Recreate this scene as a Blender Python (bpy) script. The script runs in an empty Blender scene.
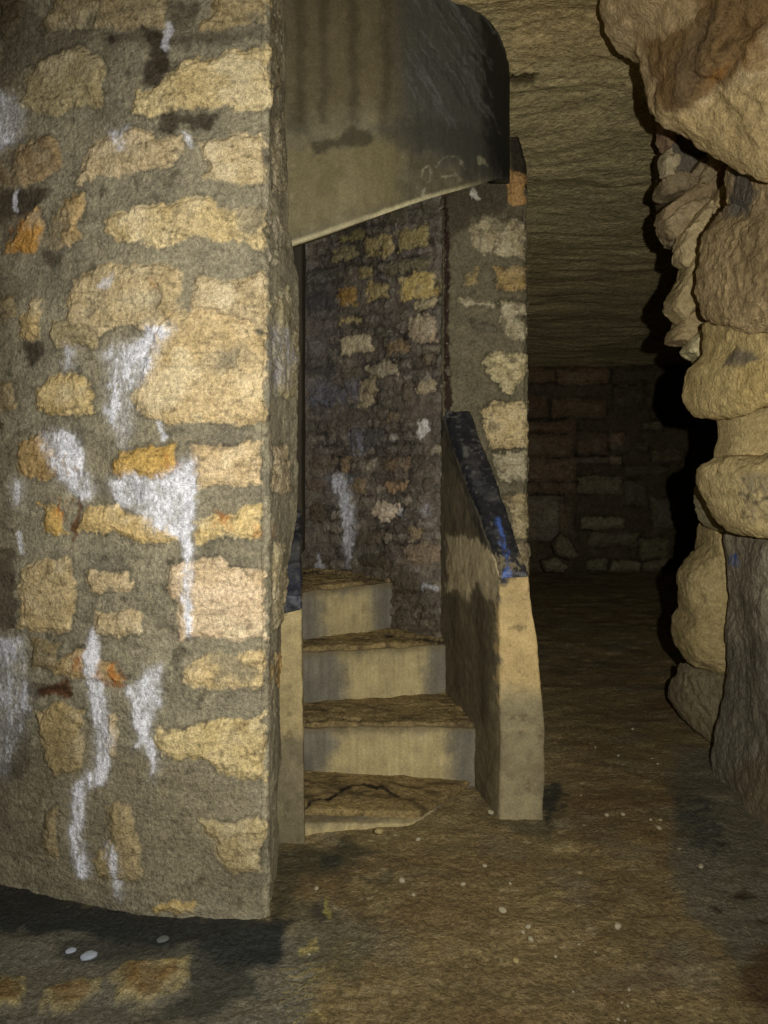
import bpy, math
import numpy as np

# ------------------------------------------------------------------ camera numbers
F = 770.0; CX = 384.0; HY = 440.0; EYE = 1.4
rng = np.random.RandomState(7)

def proj(P):
    Y = np.maximum(P[..., 1], 0.05)
    return CX + F*P[..., 0]/Y, HY - F*(P[..., 2]-EYE)/Y
def at(px, py, Y): return np.array([(px-CX)/F*Y, Y, EYE+(HY-py)/F*Y])
def on_floor(px, py):
    Y = F*EYE/(py-HY); return np.array([(px-CX)/F*Y, Y, 0.0])

# ------------------------------------------------------------------ noise
def _h(ix, iy, iz, s):
    n = (ix.astype(np.int64)*374761393 + iy.astype(np.int64)*668265263 + iz.astype(np.int64)*2147483647 + s*1274126177) & 0xffffffff
    n = ((n ^ (n >> 13))*1274126177) & 0xffffffff
    n = ((n ^ (n >> 16))*2246822519) & 0xffffffff
    return ((n ^ (n >> 15)) & 0xffffff)/float(0xffffff)
def vnoise(P, s=0):
    f = np.floor(P); t = P-f; t = t*t*(3-2*t); i = f.astype(np.int64)
    r = 0
    for dx in (0, 1):
        wx = t[..., 0] if dx else 1-t[..., 0]
        for dy in (0, 1):
            wy = t[..., 1] if dy else 1-t[..., 1]
            for dz in (0, 1):
                wz = t[..., 2] if dz else 1-t[..., 2]
                r = r + wx*wy*wz*_h(i[..., 0]+dx, i[..., 1]+dy, i[..., 2]+dz, s)
    return r*2-1
def fbm(P, sc=1.0, o=4, s=0, g=0.5):
    P = np.asarray(P)*np.asarray(sc); a = 1; r = 0; tot = 0
    for k in range(o):
        r = r + a*vnoise(P*(2.03**k)+k*17.3, s+k*7); tot += a; a *= g
    return r/tot
def ridged(P, sc, o=4, s=0):
    P = np.asarray(P)*np.asarray(sc); a = 1; r = 0; tot = 0
    for k in range(o):
        r = r + a*(1-np.abs(vnoise(P*(2.1**k)+k*9.1, s+k*5))*2); tot += a; a *= .5
    return r/tot
def sst(e0, e1, x):
    t = np.clip((x-e0)/(e1-e0), 0, 1); return t*t*(3-2*t)

def lin(c):
    c = np.array(c, float)/255
    return np.where(c <= .04045, c/12.92, ((c+.055)/1.055)**2.4)

def sd_poly(x, y, poly):
    """signed distance, positive inside"""
    p = np.array(poly, float); d = np.full(x.shape, 1e9); ins = np.zeros(x.shape, bool); n = len(p)
    for i in range(n):
        a = p[i]; b = p[(i+1) % n]; e = b-a
        wx = x-a[0]; wy = y-a[1]
        t = np.clip((wx*e[0]+wy*e[1])/max(e@e, 1e-9), 0, 1)
        d = np.minimum(d, (wx-t*e[0])**2+(wy-t*e[1])**2)
        c = ((a[1] > y) != (b[1] > y))
        if abs(e[1]) > 1e-9:
            ins ^= c & (x < e[0]*(y-a[1])/e[1]+a[0])
    d = np.sqrt(d); return np.where(ins, d, -d)
def sd_stroke(x, y, pts, w):
    """positive within a stroke; w may vary per point"""
    p = np.array(pts, float); w = np.broadcast_to(np.array(w, float), (len(p),)); r = np.full(x.shape, -1e9)
    for i in range(len(p)-1):
        a = p[i]; e = p[i+1]-a
        wx = x-a[0]; wy = y-a[1]
        t = np.clip((wx*e[0]+wy*e[1])/max(e@e, 1e-9), 0, 1)
        d = np.sqrt((wx-t*e[0])**2+(wy-t*e[1])**2)
        r = np.maximum(r, (w[i]*(1-t)+w[i+1]*t)/2-d)
    return r

class Surf:
    """rest points with colour, relief height and wetness, painted from shapes given in picture units"""
    def __init__(s, P, base, jit=4.0, js=14.0, seed=0, erode=3.2, esc=26.):
        s.P = P; s.erode = erode; s.esc = esc; n = len(P)
        s.px, s.py = proj(P)
        s.jx = s.px + jit*fbm(P, js, 4, seed+1)+jit*.5*fbm(P, js*4, 2, seed+11); s.jy = s.py + jit*fbm(P, js, 4, seed+2)+jit*.5*fbm(P, js*4, 2, seed+12)
        s.c = np.tile(lin(base), (n, 1)); s.h = np.zeros(n); s.w = np.zeros(n); s.seed = seed
    def _box(s, pts, m):
        p = np.array(pts, float)
        return np.where((s.jx > p[:, 0].min()-m) & (s.jx < p[:, 0].max()+m) & (s.jy > p[:, 1].min()-m) & (s.jy < p[:, 1].max()+m))[0]
    def mix(s, idx, m, col, m2=None):
        s.c[idx] = s.c[idx]*(1-m[:, None]) + lin(col)*m[:, None]
    def stone(s, poly, col, h=.01, soft=2.5, a=1.0, var=.16):
        i = s._box(poly, soft+2)
        if not len(i): return
        er = s.erode*(fbm(s.P[i], s.esc, 6, s.seed+21, .72)*2.4)
        d = sd_poly(s.jx[i], s.jy[i], poly)+er-s.erode*.15
        m = sst(-soft*.5, soft*.5, d)*a
        m = m*(1-.75*sst(.22, .5, fbm(s.P[i], s.esc*.45, 5, s.seed+23, .6)))
        k = 1+var*rng.uniform(-.5, .5)
        tone = lin(col)*k; tone = tone*.84+tone.mean()*.16*np.array([1.05, 1, .9])
        hue = fbm(s.P[i], 22, 3, s.seed+31)[:, None]
        tone = tone*(1+.24*hue*np.array([.8, 1, 1.5]))
        st = fbm(s.P[i], (14, 14, 60), 4, s.seed+33)[:, None]; tone = tone*(1+.16*st)
        pit = sst(.3, .55, fbm(s.P[i], 70, 3, s.seed+35))[:, None]; tone = tone*(1-.45*pit)
        ck = sst(.62, .9, ridged(s.P[i], (10, 10, 30), 3, s.seed+36))[:, None]; tone = tone*(1-.4*ck); lt = sst(.1, .5, fbm(s.P[i], 11, 4, s.seed+37))[:, None]; tone = tone*(1-lt*.5)+lin((232, 216, 176))*lt*.5*(tone.mean()/lin((200, 175, 128)).mean())
        rim = sst(-5, -.3, d)*sst(-.25, .2, fbm(s.P[i], 9, 3, s.seed+39))*.5  # edge shadow round each stone, darkened into the mortar colour
        s.c[i] *= (1-rim*(1-m))[:, None]
        s.c[i] = s.c[i]*(1-m[:, None])+tone*m[:, None]
        prof = sst(-soft*.5, soft*2.2, d)
        s.h[i] = np.maximum(s.h[i], 0)*(1-m)+m*prof*h + m*h*.35*fbm(s.P[i], 18, 3, s.seed+41)
    def patch(s, poly, col, soft=6, a=1.0, h=0.0, wet=None, lace=0.0):
        i = s._box(poly, soft+2)
        if not len(i): return
        d = sd_poly(s.jx[i], s.jy[i], poly)+min(soft, 8)*1.1*fbm(s.P[i], s.esc, 4, s.seed+22, .65)
        m = sst(-soft*.5, soft*.5, d)*a
        if lace: lace_ = min(.97, lace*1.75); m = m*(1-lace_+lace_*sst(-.10, .16, fbm(s.P[i], (38, 38, 15), 6, s.seed+51, .75)))
        if lace and sum(col) > 600: s.mix(i, sst(-soft*1.6, soft*1.5, d)*a*.28, col)
        s.mix(i, m, col); s.h[i] += h*m
        if wet is not None: s.w[i] = s.w[i]*(1-m)+wet*m
    def stroke(s, pts, w, col, soft=3, a=1.0, h=0.0, lace=0.0):
        i = s._box(pts, np.max(w)+soft+2)
        if not len(i): return
        d = sd_stroke(s.jx[i], s.jy[i], pts, w)+min(soft, 6)*.8*fbm(s.P[i], s.esc*1.3, 4, s.seed+22, .65)
        m = sst(-soft*.5, soft*.5, d)*a
        if lace: lace_ = min(.97, lace*1.75); m = m*(1-lace_+lace_*sst(-.14, .12, fbm(s.P[i], (42, 42, 12), 6, s.seed+52, .75)))
        if lace and sum(col) > 600: s.mix(i, sst(-soft*1.5, soft*.8, d)*a*.28, col)
        s.mix(i, m, col); s.h[i] += h*m
    def mottle(s, sc, amt, tint=(1, 1, 1), o=4, seed=61):
        n = fbm(s.P, sc, o, s.seed+seed)[:, None]
        s.c = s.c*np.clip(1+amt*n*np.array(tint), .15, 2.5)
    def alpha(s, noise_sc, lo, hi, col, a=1.0, seed=71, o=4):
        n = fbm(s.P, noise_sc, o, s.seed+seed); m = sst(lo, hi, n)*a
        s.mix(np.arange(len(s.P)), m, col)

# ------------------------------------------------------------------ materials
MATS = {}
def mineral(name, rough=.88, fine=90., fine_amt=.35, bump=.6, bdist=.003, spec=.25, wetrough=.35):
    if name in MATS: return MATS[name]
    m = bpy.data.materials.new(name); m.use_nodes = True; nt = m.node_tree; N = nt.nodes; L = nt.links; N.clear()
    out = N.new('ShaderNodeOutputMaterial'); b = N.new('ShaderNodeBsdfPrincipled'); L.new(b.outputs[0], out.inputs[0])
    at_ = N.new('ShaderNodeAttribute'); at_.attribute_name = 'Col'
    tc = N.new('ShaderNodeTexCoord')
    n1 = N.new('ShaderNodeTexNoise'); n1.inputs['Scale'].default_value = fine; n1.inputs['Detail'].default_value = 5; n1.inputs['Roughness'].default_value = .65
    n2 = N.new('ShaderNodeTexNoise'); n2.inputs['Scale'].default_value = fine*4; n2.inputs['Detail'].default_value = 3
    v = N.new('ShaderNodeTexVoronoi'); v.inputs['Scale'].default_value = fine*1.3
    for n in (n1, n2, v): L.new(tc.outputs['Object'], n.inputs['Vector'])
    mr = N.new('ShaderNodeMapRange'); mr.inputs[1].default_value = .3; mr.inputs[2].default_value = .7
    mr.inputs[3].default_value = 1-fine_amt; mr.inputs[4].default_value = 1+fine_amt
    L.new(n1.outputs[0], mr.inputs[0])
    mr2 = N.new('ShaderNodeMapRange'); mr2.inputs[1].default_value = .3; mr2.inputs[2].default_value = .7
    mr2.inputs[3].default_value = 1-fine_amt*.6; mr2.inputs[4].default_value = 1+fine_amt*.6
    L.new(n2.outputs[0], mr2.inputs[0])
    mu = N.new('ShaderNodeMath'); mu.operation = 'MULTIPLY'; L.new(mr.outputs[0], mu.inputs[0]); L.new(mr2.outputs[0], mu.inputs[1])
    vm = N.new('ShaderNodeVectorMath'); vm.operation = 'SCALE'; L.new(at_.outputs['Color'], vm.inputs[0]); L.new(mu.outputs[0], vm.inputs['Scale'])
    L.new(vm.outputs[0], b.inputs['Base Color'])
    ad = N.new('ShaderNodeMath'); ad.operation = 'MULTIPLY_ADD'; L.new(v.outputs['Distance'], ad.inputs[0]); ad.inputs[1].default_value = .5; L.new(n1.outputs[0], ad.inputs[2])
    ad2 = N.new('ShaderNodeMath'); ad2.operation = 'MULTIPLY_ADD'; L.new(n2.outputs[0], ad2.inputs[0]); ad2.inputs[1].default_value = .4; L.new(ad.outputs[0], ad2.inputs[2])
    bp = N.new('ShaderNodeBump'); bp.inputs['Strength'].default_value = bump; bp.inputs['Distance'].default_value = bdist
    L.new(ad2.outputs[0], bp.inputs['Height']); L.new(bp.outputs[0], b.inputs['Normal'])
    wa = N.new('ShaderNodeAttribute'); wa.attribute_name = 'Wet'
    rr = N.new('ShaderNodeMapRange'); rr.inputs[3].default_value = rough; rr.inputs[4].default_value = wetrough
    L.new(wa.outputs['Fac'], rr.inputs[0]); L.new(rr.outputs[0], b.inputs['Roughness'])
    b.inputs['Specular IOR Level'].default_value = spec
    MATS[name] = m; return m
M_STONE = mineral('rough limestone and mortar', .92, 85, .42, .9, .005, .15)
M_ROCK = mineral('natural limestone rock', .92, 60, .28, .9, .006, .15)
M_CONC = mineral('cast concrete', .8, 120, .22, .5, .002, .25)
M_MUD = mineral('damp mud floor', .75, 70, .45, 1.0, .006, .35, .3)
M_BLACK = mineral('black painted concrete', .55, 110, .30, .5, .0015, .4)
M_PEB = mineral('pale pebble stone', .8, 120, .2, .5, .001, .3)
M_FAR = mineral('far quarry stone', .95, 30, .35, .9, .012, .1)

# ------------------------------------------------------------------ mesh
COL = bpy.context.scene.collection
def mesh_obj(name, V, Q, mat, col, wet=None, parent=None, ngons=(), smooth=True):
    me = bpy.data.meshes.new(name)
    Q = np.asarray(Q, np.int64); nq = len(Q); ng = [list(g) for g in ngons]
    loops = np.concatenate([Q.ravel()]+[np.array(g) for g in ng]) if ng else Q.ravel()
    starts = list(np.arange(nq)*4); tot = [4]*nq; c = nq*4
    for g in ng: starts.append(c); tot.append(len(g)); c += len(g)
    me.vertices.add(len(V)); me.vertices.foreach_set('co', np.asarray(V, np.float32).ravel())
    me.loops.add(len(loops)); me.loops.foreach_set('vertex_index', loops.astype(np.int32))
    me.polygons.add(len(starts)); me.polygons.foreach_set('loop_start', np.array(starts, np.int32))
    try: me.polygons.foreach_set('loop_total', np.array(tot, np.int32))
    except Exception: pass
    me.update(calc_edges=True); me.validate()
    me.polygons.foreach_set('use_smooth', np.full(len(me.polygons), smooth)) 
    a = me.color_attributes.new('Col', 'FLOAT_COLOR', 'POINT')
    cc = np.ones((len(V), 4), np.float32); cc[:, :3] = np.clip(col, .002, .9)
    a.data.foreach_set('color', cc.ravel())
    w = me.attributes.new('Wet', 'FLOAT', 'POINT')
    w.data.foreach_set('value', (np.zeros(len(V)) if wet is None else wet).astype(np.float32))
    me.materials.append(mat)
    o = bpy.data.objects.new(name, me); COL.objects.link(o)
    if parent is not None: o.parent = parent
    return o
def empty(name, loc=(0, 0, 0)):
    o = bpy.data.objects.new(name, None); o.location = loc; COL.objects.link(o); return o
def tag(o, label=None, cat=None, group=None, kind=None):
    if label: o['label'] = label
    if cat: o['category'] = cat
    if group: o['group'] = group
    if kind: o['kind'] = kind
    return o
def recentre(o, c):
    """put the origin at c without moving the shape"""
    me = o.data; n = len(me.vertices); a = np.empty(n*3, np.float32); me.vertices.foreach_get('co', a)
    a = a.reshape(-1, 3)-np.array(c, np.float32); me.vertices.foreach_set('co', a.ravel()); me.update(); o.location = tuple(float(x) for x in c)

def gridq(nv, nu, off=0, flip=False):
    i = np.arange(nv-1)[:, None]*nu+np.arange(nu-1)[None, :]
    q = np.stack([i, i+1, i+1+nu, i+nu], -1).reshape(-1, 4)+off
    return q[:, ::-1] if flip else q
def resample(pts, ss):
    p = np.array(pts, float); d = np.r_[0, np.cumsum(np.linalg.norm(np.diff(p[:, :2], axis=0), axis=1))]
    return np.stack([np.interp(ss, d, p[:, k]) for k in range(p.shape[1])], 1)
def arclen(pts):
    p = np.array(pts, float); return np.linalg.norm(np.diff(p[:, :2], axis=0), axis=1).sum()
def smooth_plan(pts, n=8):
    """Catmull-Rom through plan points"""
    p = np.array(pts, float); q = np.vstack([2*p[0]-p[1], p, 2*p[-1]-p[-2]]); out = []
    for i in range(1, len(q)-2):
        for t in np.arange(n)/n:
            out.append(.5*((2*q[i])+(-q[i-1]+q[i+1])*t+(2*q[i-1]-5*q[i]+4*q[i+1]-q[i+2])*t*t+(-q[i-1]+3*q[i]-3*q[i+1]+q[i+2])*t**3))
    out.append(p[-1]); return np.array(out)

def grid_normals(G):
    du = np.gradient(G, axis=1); dv = np.gradient(G, axis=0)
    n = np.cross(du, dv); n /= np.linalg.norm(n, axis=-1, keepdims=True)+1e-9
    return n

def wall_slab(name, G, painter, mat, off, relief_extra=None, parent=None, flip=False):
    """G (nv,nu,3): dense front face; painter(Surf); off: vector or (nu,3) to the back face. Closed solid."""
    nv, nu, _ = G.shape
    n = grid_normals(G)
    if flip: n = -n
    s = painter(G.reshape(-1, 3))
    V = G.reshape(-1, 3)+n.reshape(-1, 3)*s.h[:, None]
    off = np.broadcast_to(np.array(off, float), (nu, 3))
    bb = G[0]+off; bt = G[-1]+off
    V2 = np.vstack([V, bb, bt]); c2 = np.vstack([s.c, s.c[:nu], s.c[-nu:]]); w2 = np.r_[s.w, s.w[:nu], s.w[-nu:]]
    B = nv*nu; T = B+nu
    Q = [gridq(nv, nu)]
    j = np.arange(nu-1)
    Q.append(np.stack([B+j+1, B+j, T+j, T+j+1], 1))                     # back
    tr = (nv-1)*nu
    Q.append(np.stack([tr+j, tr+j+1, T+j+1, T+j], 1))                   # top
    Q.append(np.stack([j+1, j, B+j, B+j+1], 1))                         # bottom
    Q = np.vstack(Q)
    l = [r*nu for r in range(nv)]; r_ = [r*nu+nu-1 for r in range(nv)]
    ng = [l+[T, B], r_[::-1]+[B+nu-1, T+nu-1]]
    if flip: Q = Q[:, ::-1]; ng = [g[::-1] for g in ng]
    return mesh_obj(name, V2, Q, mat, c2, w2, parent, ng)

def cube_surface(nx, ny, nz):
    V = []; Q = []; o = 0
    for ax, (na, nb) in ((0, (ny, nz)), (1, (nx, nz)), (2, (nx, ny))):
        for sgn in (-1, 1):
            a = np.linspace(-1, 1, na+1); b = np.linspace(-1, 1, nb+1)
            A, Bm = np.meshgrid(a, b)
            P = np.zeros(A.shape+(3,)); oth = [k for k in range(3) if k != ax]
            P[..., ax] = sgn; P[..., oth[0]] = A; P[..., oth[1]] = Bm
            fl = (sgn < 0) ^ (ax == 1)
            Q.append(gridq(nb+1, na+1, o, fl)); V.append(P.reshape(-1, 3)); o += P.shape[0]*P.shape[1]
    V = np.vstack(V); Q = np.vstack(Q)
    k = np.round(V*1e5).astype(np.int64); _, first, inv = np.unique(k, axis=0, return_index=True, return_inverse=True)
    return V[first], inv.ravel()[Q]
def hexa(corners, r=.01, step=.006, maxn=160):
    """corners[x][y][z] 8 points; rounded box mapped trilinearly"""
    c = np.array(corners, float).reshape(2, 2, 2, 3)
    d = [max(np.linalg.norm(c[1].reshape(-1, 3)[i]-c[0].reshape(-1, 3)[i]) for i in range(4)),
         max(np.linalg.norm(c[:, 1].reshape(-1, 3)[i]-c[:, 0].reshape(-1, 3)[i]) for i in range(4)),
         max(np.linalg.norm(c[:, :, 1].reshape(-1, 3)[i]-c[:, :, 0].reshape(-1, 3)[i]) for i in range(4))]
    ns = [int(np.clip(x/step, 3, maxn)) for x in d]
    V, Q = cube_surface(*ns)
    half = np.array(d)/2; P = V*half; inn = np.clip(P, -(half-r), half-r); e = P-inn
    ln = np.linalg.norm(e, axis=1, keepdims=True); P = np.where(ln > 1e-9, inn+e/np.maximum(ln, 1e-9)*r, P)
    u = (P/half+1)/2
    X = 0
    for i in (0, 1):
        for j in (0, 1):
            for k in (0, 1):
                w = (u[:, 0] if i else 1-u[:, 0])*(u[:, 1] if j else 1-u[:, 1])*(u[:, 2] if k else 1-u[:, 2])
                X = X+w[:, None]*c[i, j, k]
    return X, Q
def vec_noise(P, amp, sc, seed=0, o=4):
    return np.stack([fbm(P, sc, o, seed+100*k) for k in range(3)], 1)*amp
def box_corners(x0, x1, y0, y1, z0, z1):
    return [[[(x, y, z) for z in (z0, z1)] for y in (y0, y1)] for x in (x0, x1)]

def rock(name, poly, Yl, Yr, thick, base, seed, mat=None, paint=None, rough=.02, p=2.6, pxr=(650, 768), nring=34, nseg=150, tan2=None, bands=0.0, back=1.0, nsc=7, parent=None):
    """boulder whose widest outline is poly (picture units) carried to real depth, swelling towards and away from the viewer"""
    q = np.array(poly, float); q2 = np.vstack([q, q[:1]])
    d = np.r_[0, np.cumsum(np.linalg.norm(np.diff(q2, axis=0), axis=1))]
    t = np.linspace(0, d[-1], nseg, endpoint=False)
    ol = np.stack([np.interp(t, d, q2[:, 0]), np.interp(t, d, q2[:, 1])], 1)
    for _ in range(1): ol = (np.roll(ol, 1, 0)+2*ol+np.roll(ol, -1, 0))/4
    Yv = Yl+(Yr-Yl)*np.clip((ol[:, 0]-pxr[0])/(pxr[1]-pxr[0]), -.3, 1.6)
    E = np.stack([(ol[:, 0]-CX)/F*Yv, Yv, EYE+(HY-ol[:, 1])/F*Yv], 1)
    cen = E.mean(0)
    rings = []
    for sg in (1, -1):
        ang = np.linspace(0, math.pi/2, nring)[(0 if sg == 1 else 1):]
        for a in ang:
            s = math.cos(a)**(2/p) if a < math.pi/2-1e-6 else 0.004
            dd = math.sin(a)**(2/p)*thick*(1 if sg == 1 else back)
            R = cen+(E-cen)*max(s, .004); R = R.copy(); R[:, 1] -= sg*dd
            rings.append((sg, R))
    front = [R for s_, R in rings if s_ == 1]; bk = [R for s_, R in rings if s_ == -1]
    seq = front[::-1]+bk
    V = np.vstack(seq); nr = len(seq)
    i = np.arange(nr-1)[:, None]*nseg; j = np.arange(nseg)[None, :]; jn = (j+1) % nseg
    Q = np.stack([i+j, i+jn, i+nseg+jn, i+nseg+j], -1).reshape(-1, 4)
    ng = [list(range(nseg))[::-1], [(nr-1)*nseg+k for k in range(nseg)]]
    nn = V-cen; nn /= np.linalg.norm(nn, axis=1, keepdims=True)
    hgt = rough*(1.1*fbm(V, (nsc, nsc, nsc*1.7), 5, seed)+.35*(ridged(V, nsc*1.6, 4, seed+3)-.4)) + bands*ridged(V, (2.5, 2.5, 16), 3, seed+5)
    # keep the silhouette calm, rough faces
    sf = Surf(V, base, 3, 14, seed)
    sf.mottle((5, 5, 11), .26, (1, 1.05, 1.2)); sf.mottle((20, 20, 50), .25, (1, 1, 1.15), seed=66)
    if tan2 is not None: sf.alpha(7, 0., .45, tan2, .8)
    sf.alpha(16, .3, .6, (120, 105, 78), .4, seed=80)
    if paint: paint(sf)
    calm = np.clip(np.abs(V[:, 1]-np.interp(V[:, 0], [E[:, 0].min(), E[:, 0].max()], [Yl, Yr]))/max(thick*.5, 1e-3), .3, 1)
    V2 = V+nn*(hgt*calm)[:, None]+vec_noise(V, rough*.30, nsc*5, seed+9, 3)
    o = mesh_obj(name, V2, Q[:, ::-1], mat or M_ROCK, sf.c, sf.w, parent, [g[::-1] for g in ng])
    recentre(o, (cen[0], cen[1], V2[:, 2].min()))
    return o

def Z(zoom, ox, oy, pts): return [(ox+x/zoom, oy+y/zoom) for x, y in pts]

# ================================================================== WALL LEFT (curved tower wall with its jamb side)
R1 = lambda *p: Z(2.56, 0, 0, p); R2 = lambda *p: Z(2.56, 0, 350, p); R3 = lambda *p: Z(2.56, 0, 650, p)
TAN = (214, 190, 138); TAN2 = (204, 181, 134); PINK = (208, 182, 140); DIM = (150, 130, 88); OR = (196, 142, 52)
left_stones = [
 (R1((100,75),(150,0),(200,-30),(430,-30),(430,0),(420,70),(340,75),(250,70),(180,75)), (165,146,104)),
 (R1((515,75),(550,0),(560,-60),(690,-60),(690,0),(685,65),(600,68)), (180,158,108)),
 (R1((-10,80),(-10,-10),(60,0),(50,60),(20,95)), (120,106,76)),
 (R1((45,270),(60,200),(100,150),(160,130),(210,115),(265,160),(270,270),(200,275),(150,295),(80,280)), (176,158,110)),
 (R1((340,285),(345,230),(380,235),(430,180),(470,150),(560,150),(590,125),(685,122),(688,275),(600,285),(500,275),(430,290),(390,295)), (214,190,130)),
 (R1((-40,475),(-40,400),(50,370),(130,340),(155,360),(155,430),(110,470),(50,478)), (168,142,98)),
 (R1((205,440),(210,400),(270,345),(350,330),(385,335),(390,360),(465,350),(465,400),(440,430),(350,440),(250,450),(200,475)), TAN2),
 (R1((510,465),(530,420),(510,375),(560,365),(600,345),(680,340),(685,470),(600,475),(560,470)), TAN),
 (R1((20,640),(45,590),(50,560),(95,530),(110,570),(110,610),(100,640)), OR),
 (R1((115,630),(130,570),(160,510),(225,485),(215,530),(205,620),(180,630)), (200,168,108)),
 (R1((265,600),(270,560),(310,540),(440,510),(470,500),(530,510),(560,530),(680,530),(685,650),(600,620),(520,610),(440,630),(380,630)), (220,194,134)),
 (R1((165,850),(180,750),(200,710),(250,680),(330,680),(420,675),(465,700),(465,760),(440,850),(400,860),(330,835),(260,850),(200,860)), TAN),
 (R1((490,845),(495,700),(540,710),(600,720),(680,700),(685,850),(620,830),(560,820),(550,840)), TAN2),
 (R1((50,860),(60,800),(90,760),(110,770),(105,880),(80,870)), (186,160,104)),
 (R1((-30,830),(-30,770),(30,760),(45,800),(20,820)), DIM),
 (R2((365,165),(340,120),(370,30),(400,-50),(440,-100),(520,-105),(640,-70),(680,-40),(675,190),(600,195),(520,180),(440,180)), (218,190,134)),
 (R2((95,150),(100,100),(140,60),(200,60),(235,90),(235,160),(190,175),(130,170)), (198,172,110)),
 (R2((130,-70),(230,-60),(250,-20),(130,-10)), (165,148,104)),
 (R2((-30,170),(-30,60),(40,80),(40,150)), DIM),
 (R2((35,320),(45,240),(100,210),(140,250),(220,270),(215,330),(150,325)), (184,152,92)),
 (R2((290,325),(310,260),(350,240),(460,235),(455,290),(430,330)), (212,170,78)),
 (R2((485,240),(670,240),(675,350),(580,345),(500,355),(490,290)), (226,196,142)),
 (R2((90,390),(130,390),(165,430),(175,470),(140,485),(110,450)), (212,172,86)),
 (R2((195,470),(220,400),(300,390),(320,420),(400,430),(470,470),(460,495),(380,495),(300,470),(230,465)), (214,182,112)),
 (R2((505,490),(510,440),(560,420),(640,395),(675,390),(675,485),(600,485)), (222,192,122)),
 (R2((50,715),(55,560),(90,540),(180,525),(195,600),(185,720),(110,725)), (196,172,120)),
 (R2((210,565),(330,560),(350,600),(340,615),(220,620)), TAN2),
 (R2((235,665),(365,660),(360,735),(235,740)), TAN2),
 (R2((430,540),(560,530),(600,560),(678,565),(678,740),(460,745),(450,640),(425,610)), (222,194,150)),
 (R2((475,800),(540,770),(675,770),(680,870),(500,870),(480,840)), (216,188,128)),
 (R2((130,835),(140,790),(200,760),(290,800),(310,850),(200,840)), (190,160,100)),
 (R2((75,740),(150,745),(140,820),(85,820)), (142,124,84)),
 (R3((90,165),(150,135),(210,160),(215,310),(130,320),(110,240)), (182,158,102)),
 (R3((265,150),(295,170),(295,280),(270,260)), TAN2),
 (R3((400,200),(470,200),(500,185),(600,175),(675,160),(678,340),(600,330),(530,295),(470,275),(420,270),(390,240)), (212,188,126)),
 (R3((510,435),(560,450),(600,440),(660,430),(680,450),(665,570),(590,575),(560,530),(550,490),(520,470)), (206,184,126)),
 (R3((270,400),(300,380),(340,400),(350,470),(370,580),(330,600),(250,580),(230,540),(280,490)), (182,160,108)),
 (R3((105,410),(140,400),(145,540),(110,520)), (160,140,96)),
 (R3((370,650),(440,640),(500,650),(490,680),(390,675)), (200,170,96)),
 # jamb side
 ([(271,120),(281,110),(283,190),(273,195)], (150,138,106)), ([(272,300),(283,280),(297,320),(296,400),(276,395)], (160,148,112)),
 ([(270,448),(288,445),(290,492),(271,492)], (176,156,118)), ([(272,655),(277,655),(277,685),(272,685)], (196,158,90)),
 ([(270,20),(278,10),(280,90),(271,90)], (130,118,88)), ([(272,545),(285,540),(284,625),(272,625)], (165,150,112)),
 ([(270,215),(280,215),(284,270),(271,262)], (150,140,112)),
]
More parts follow.
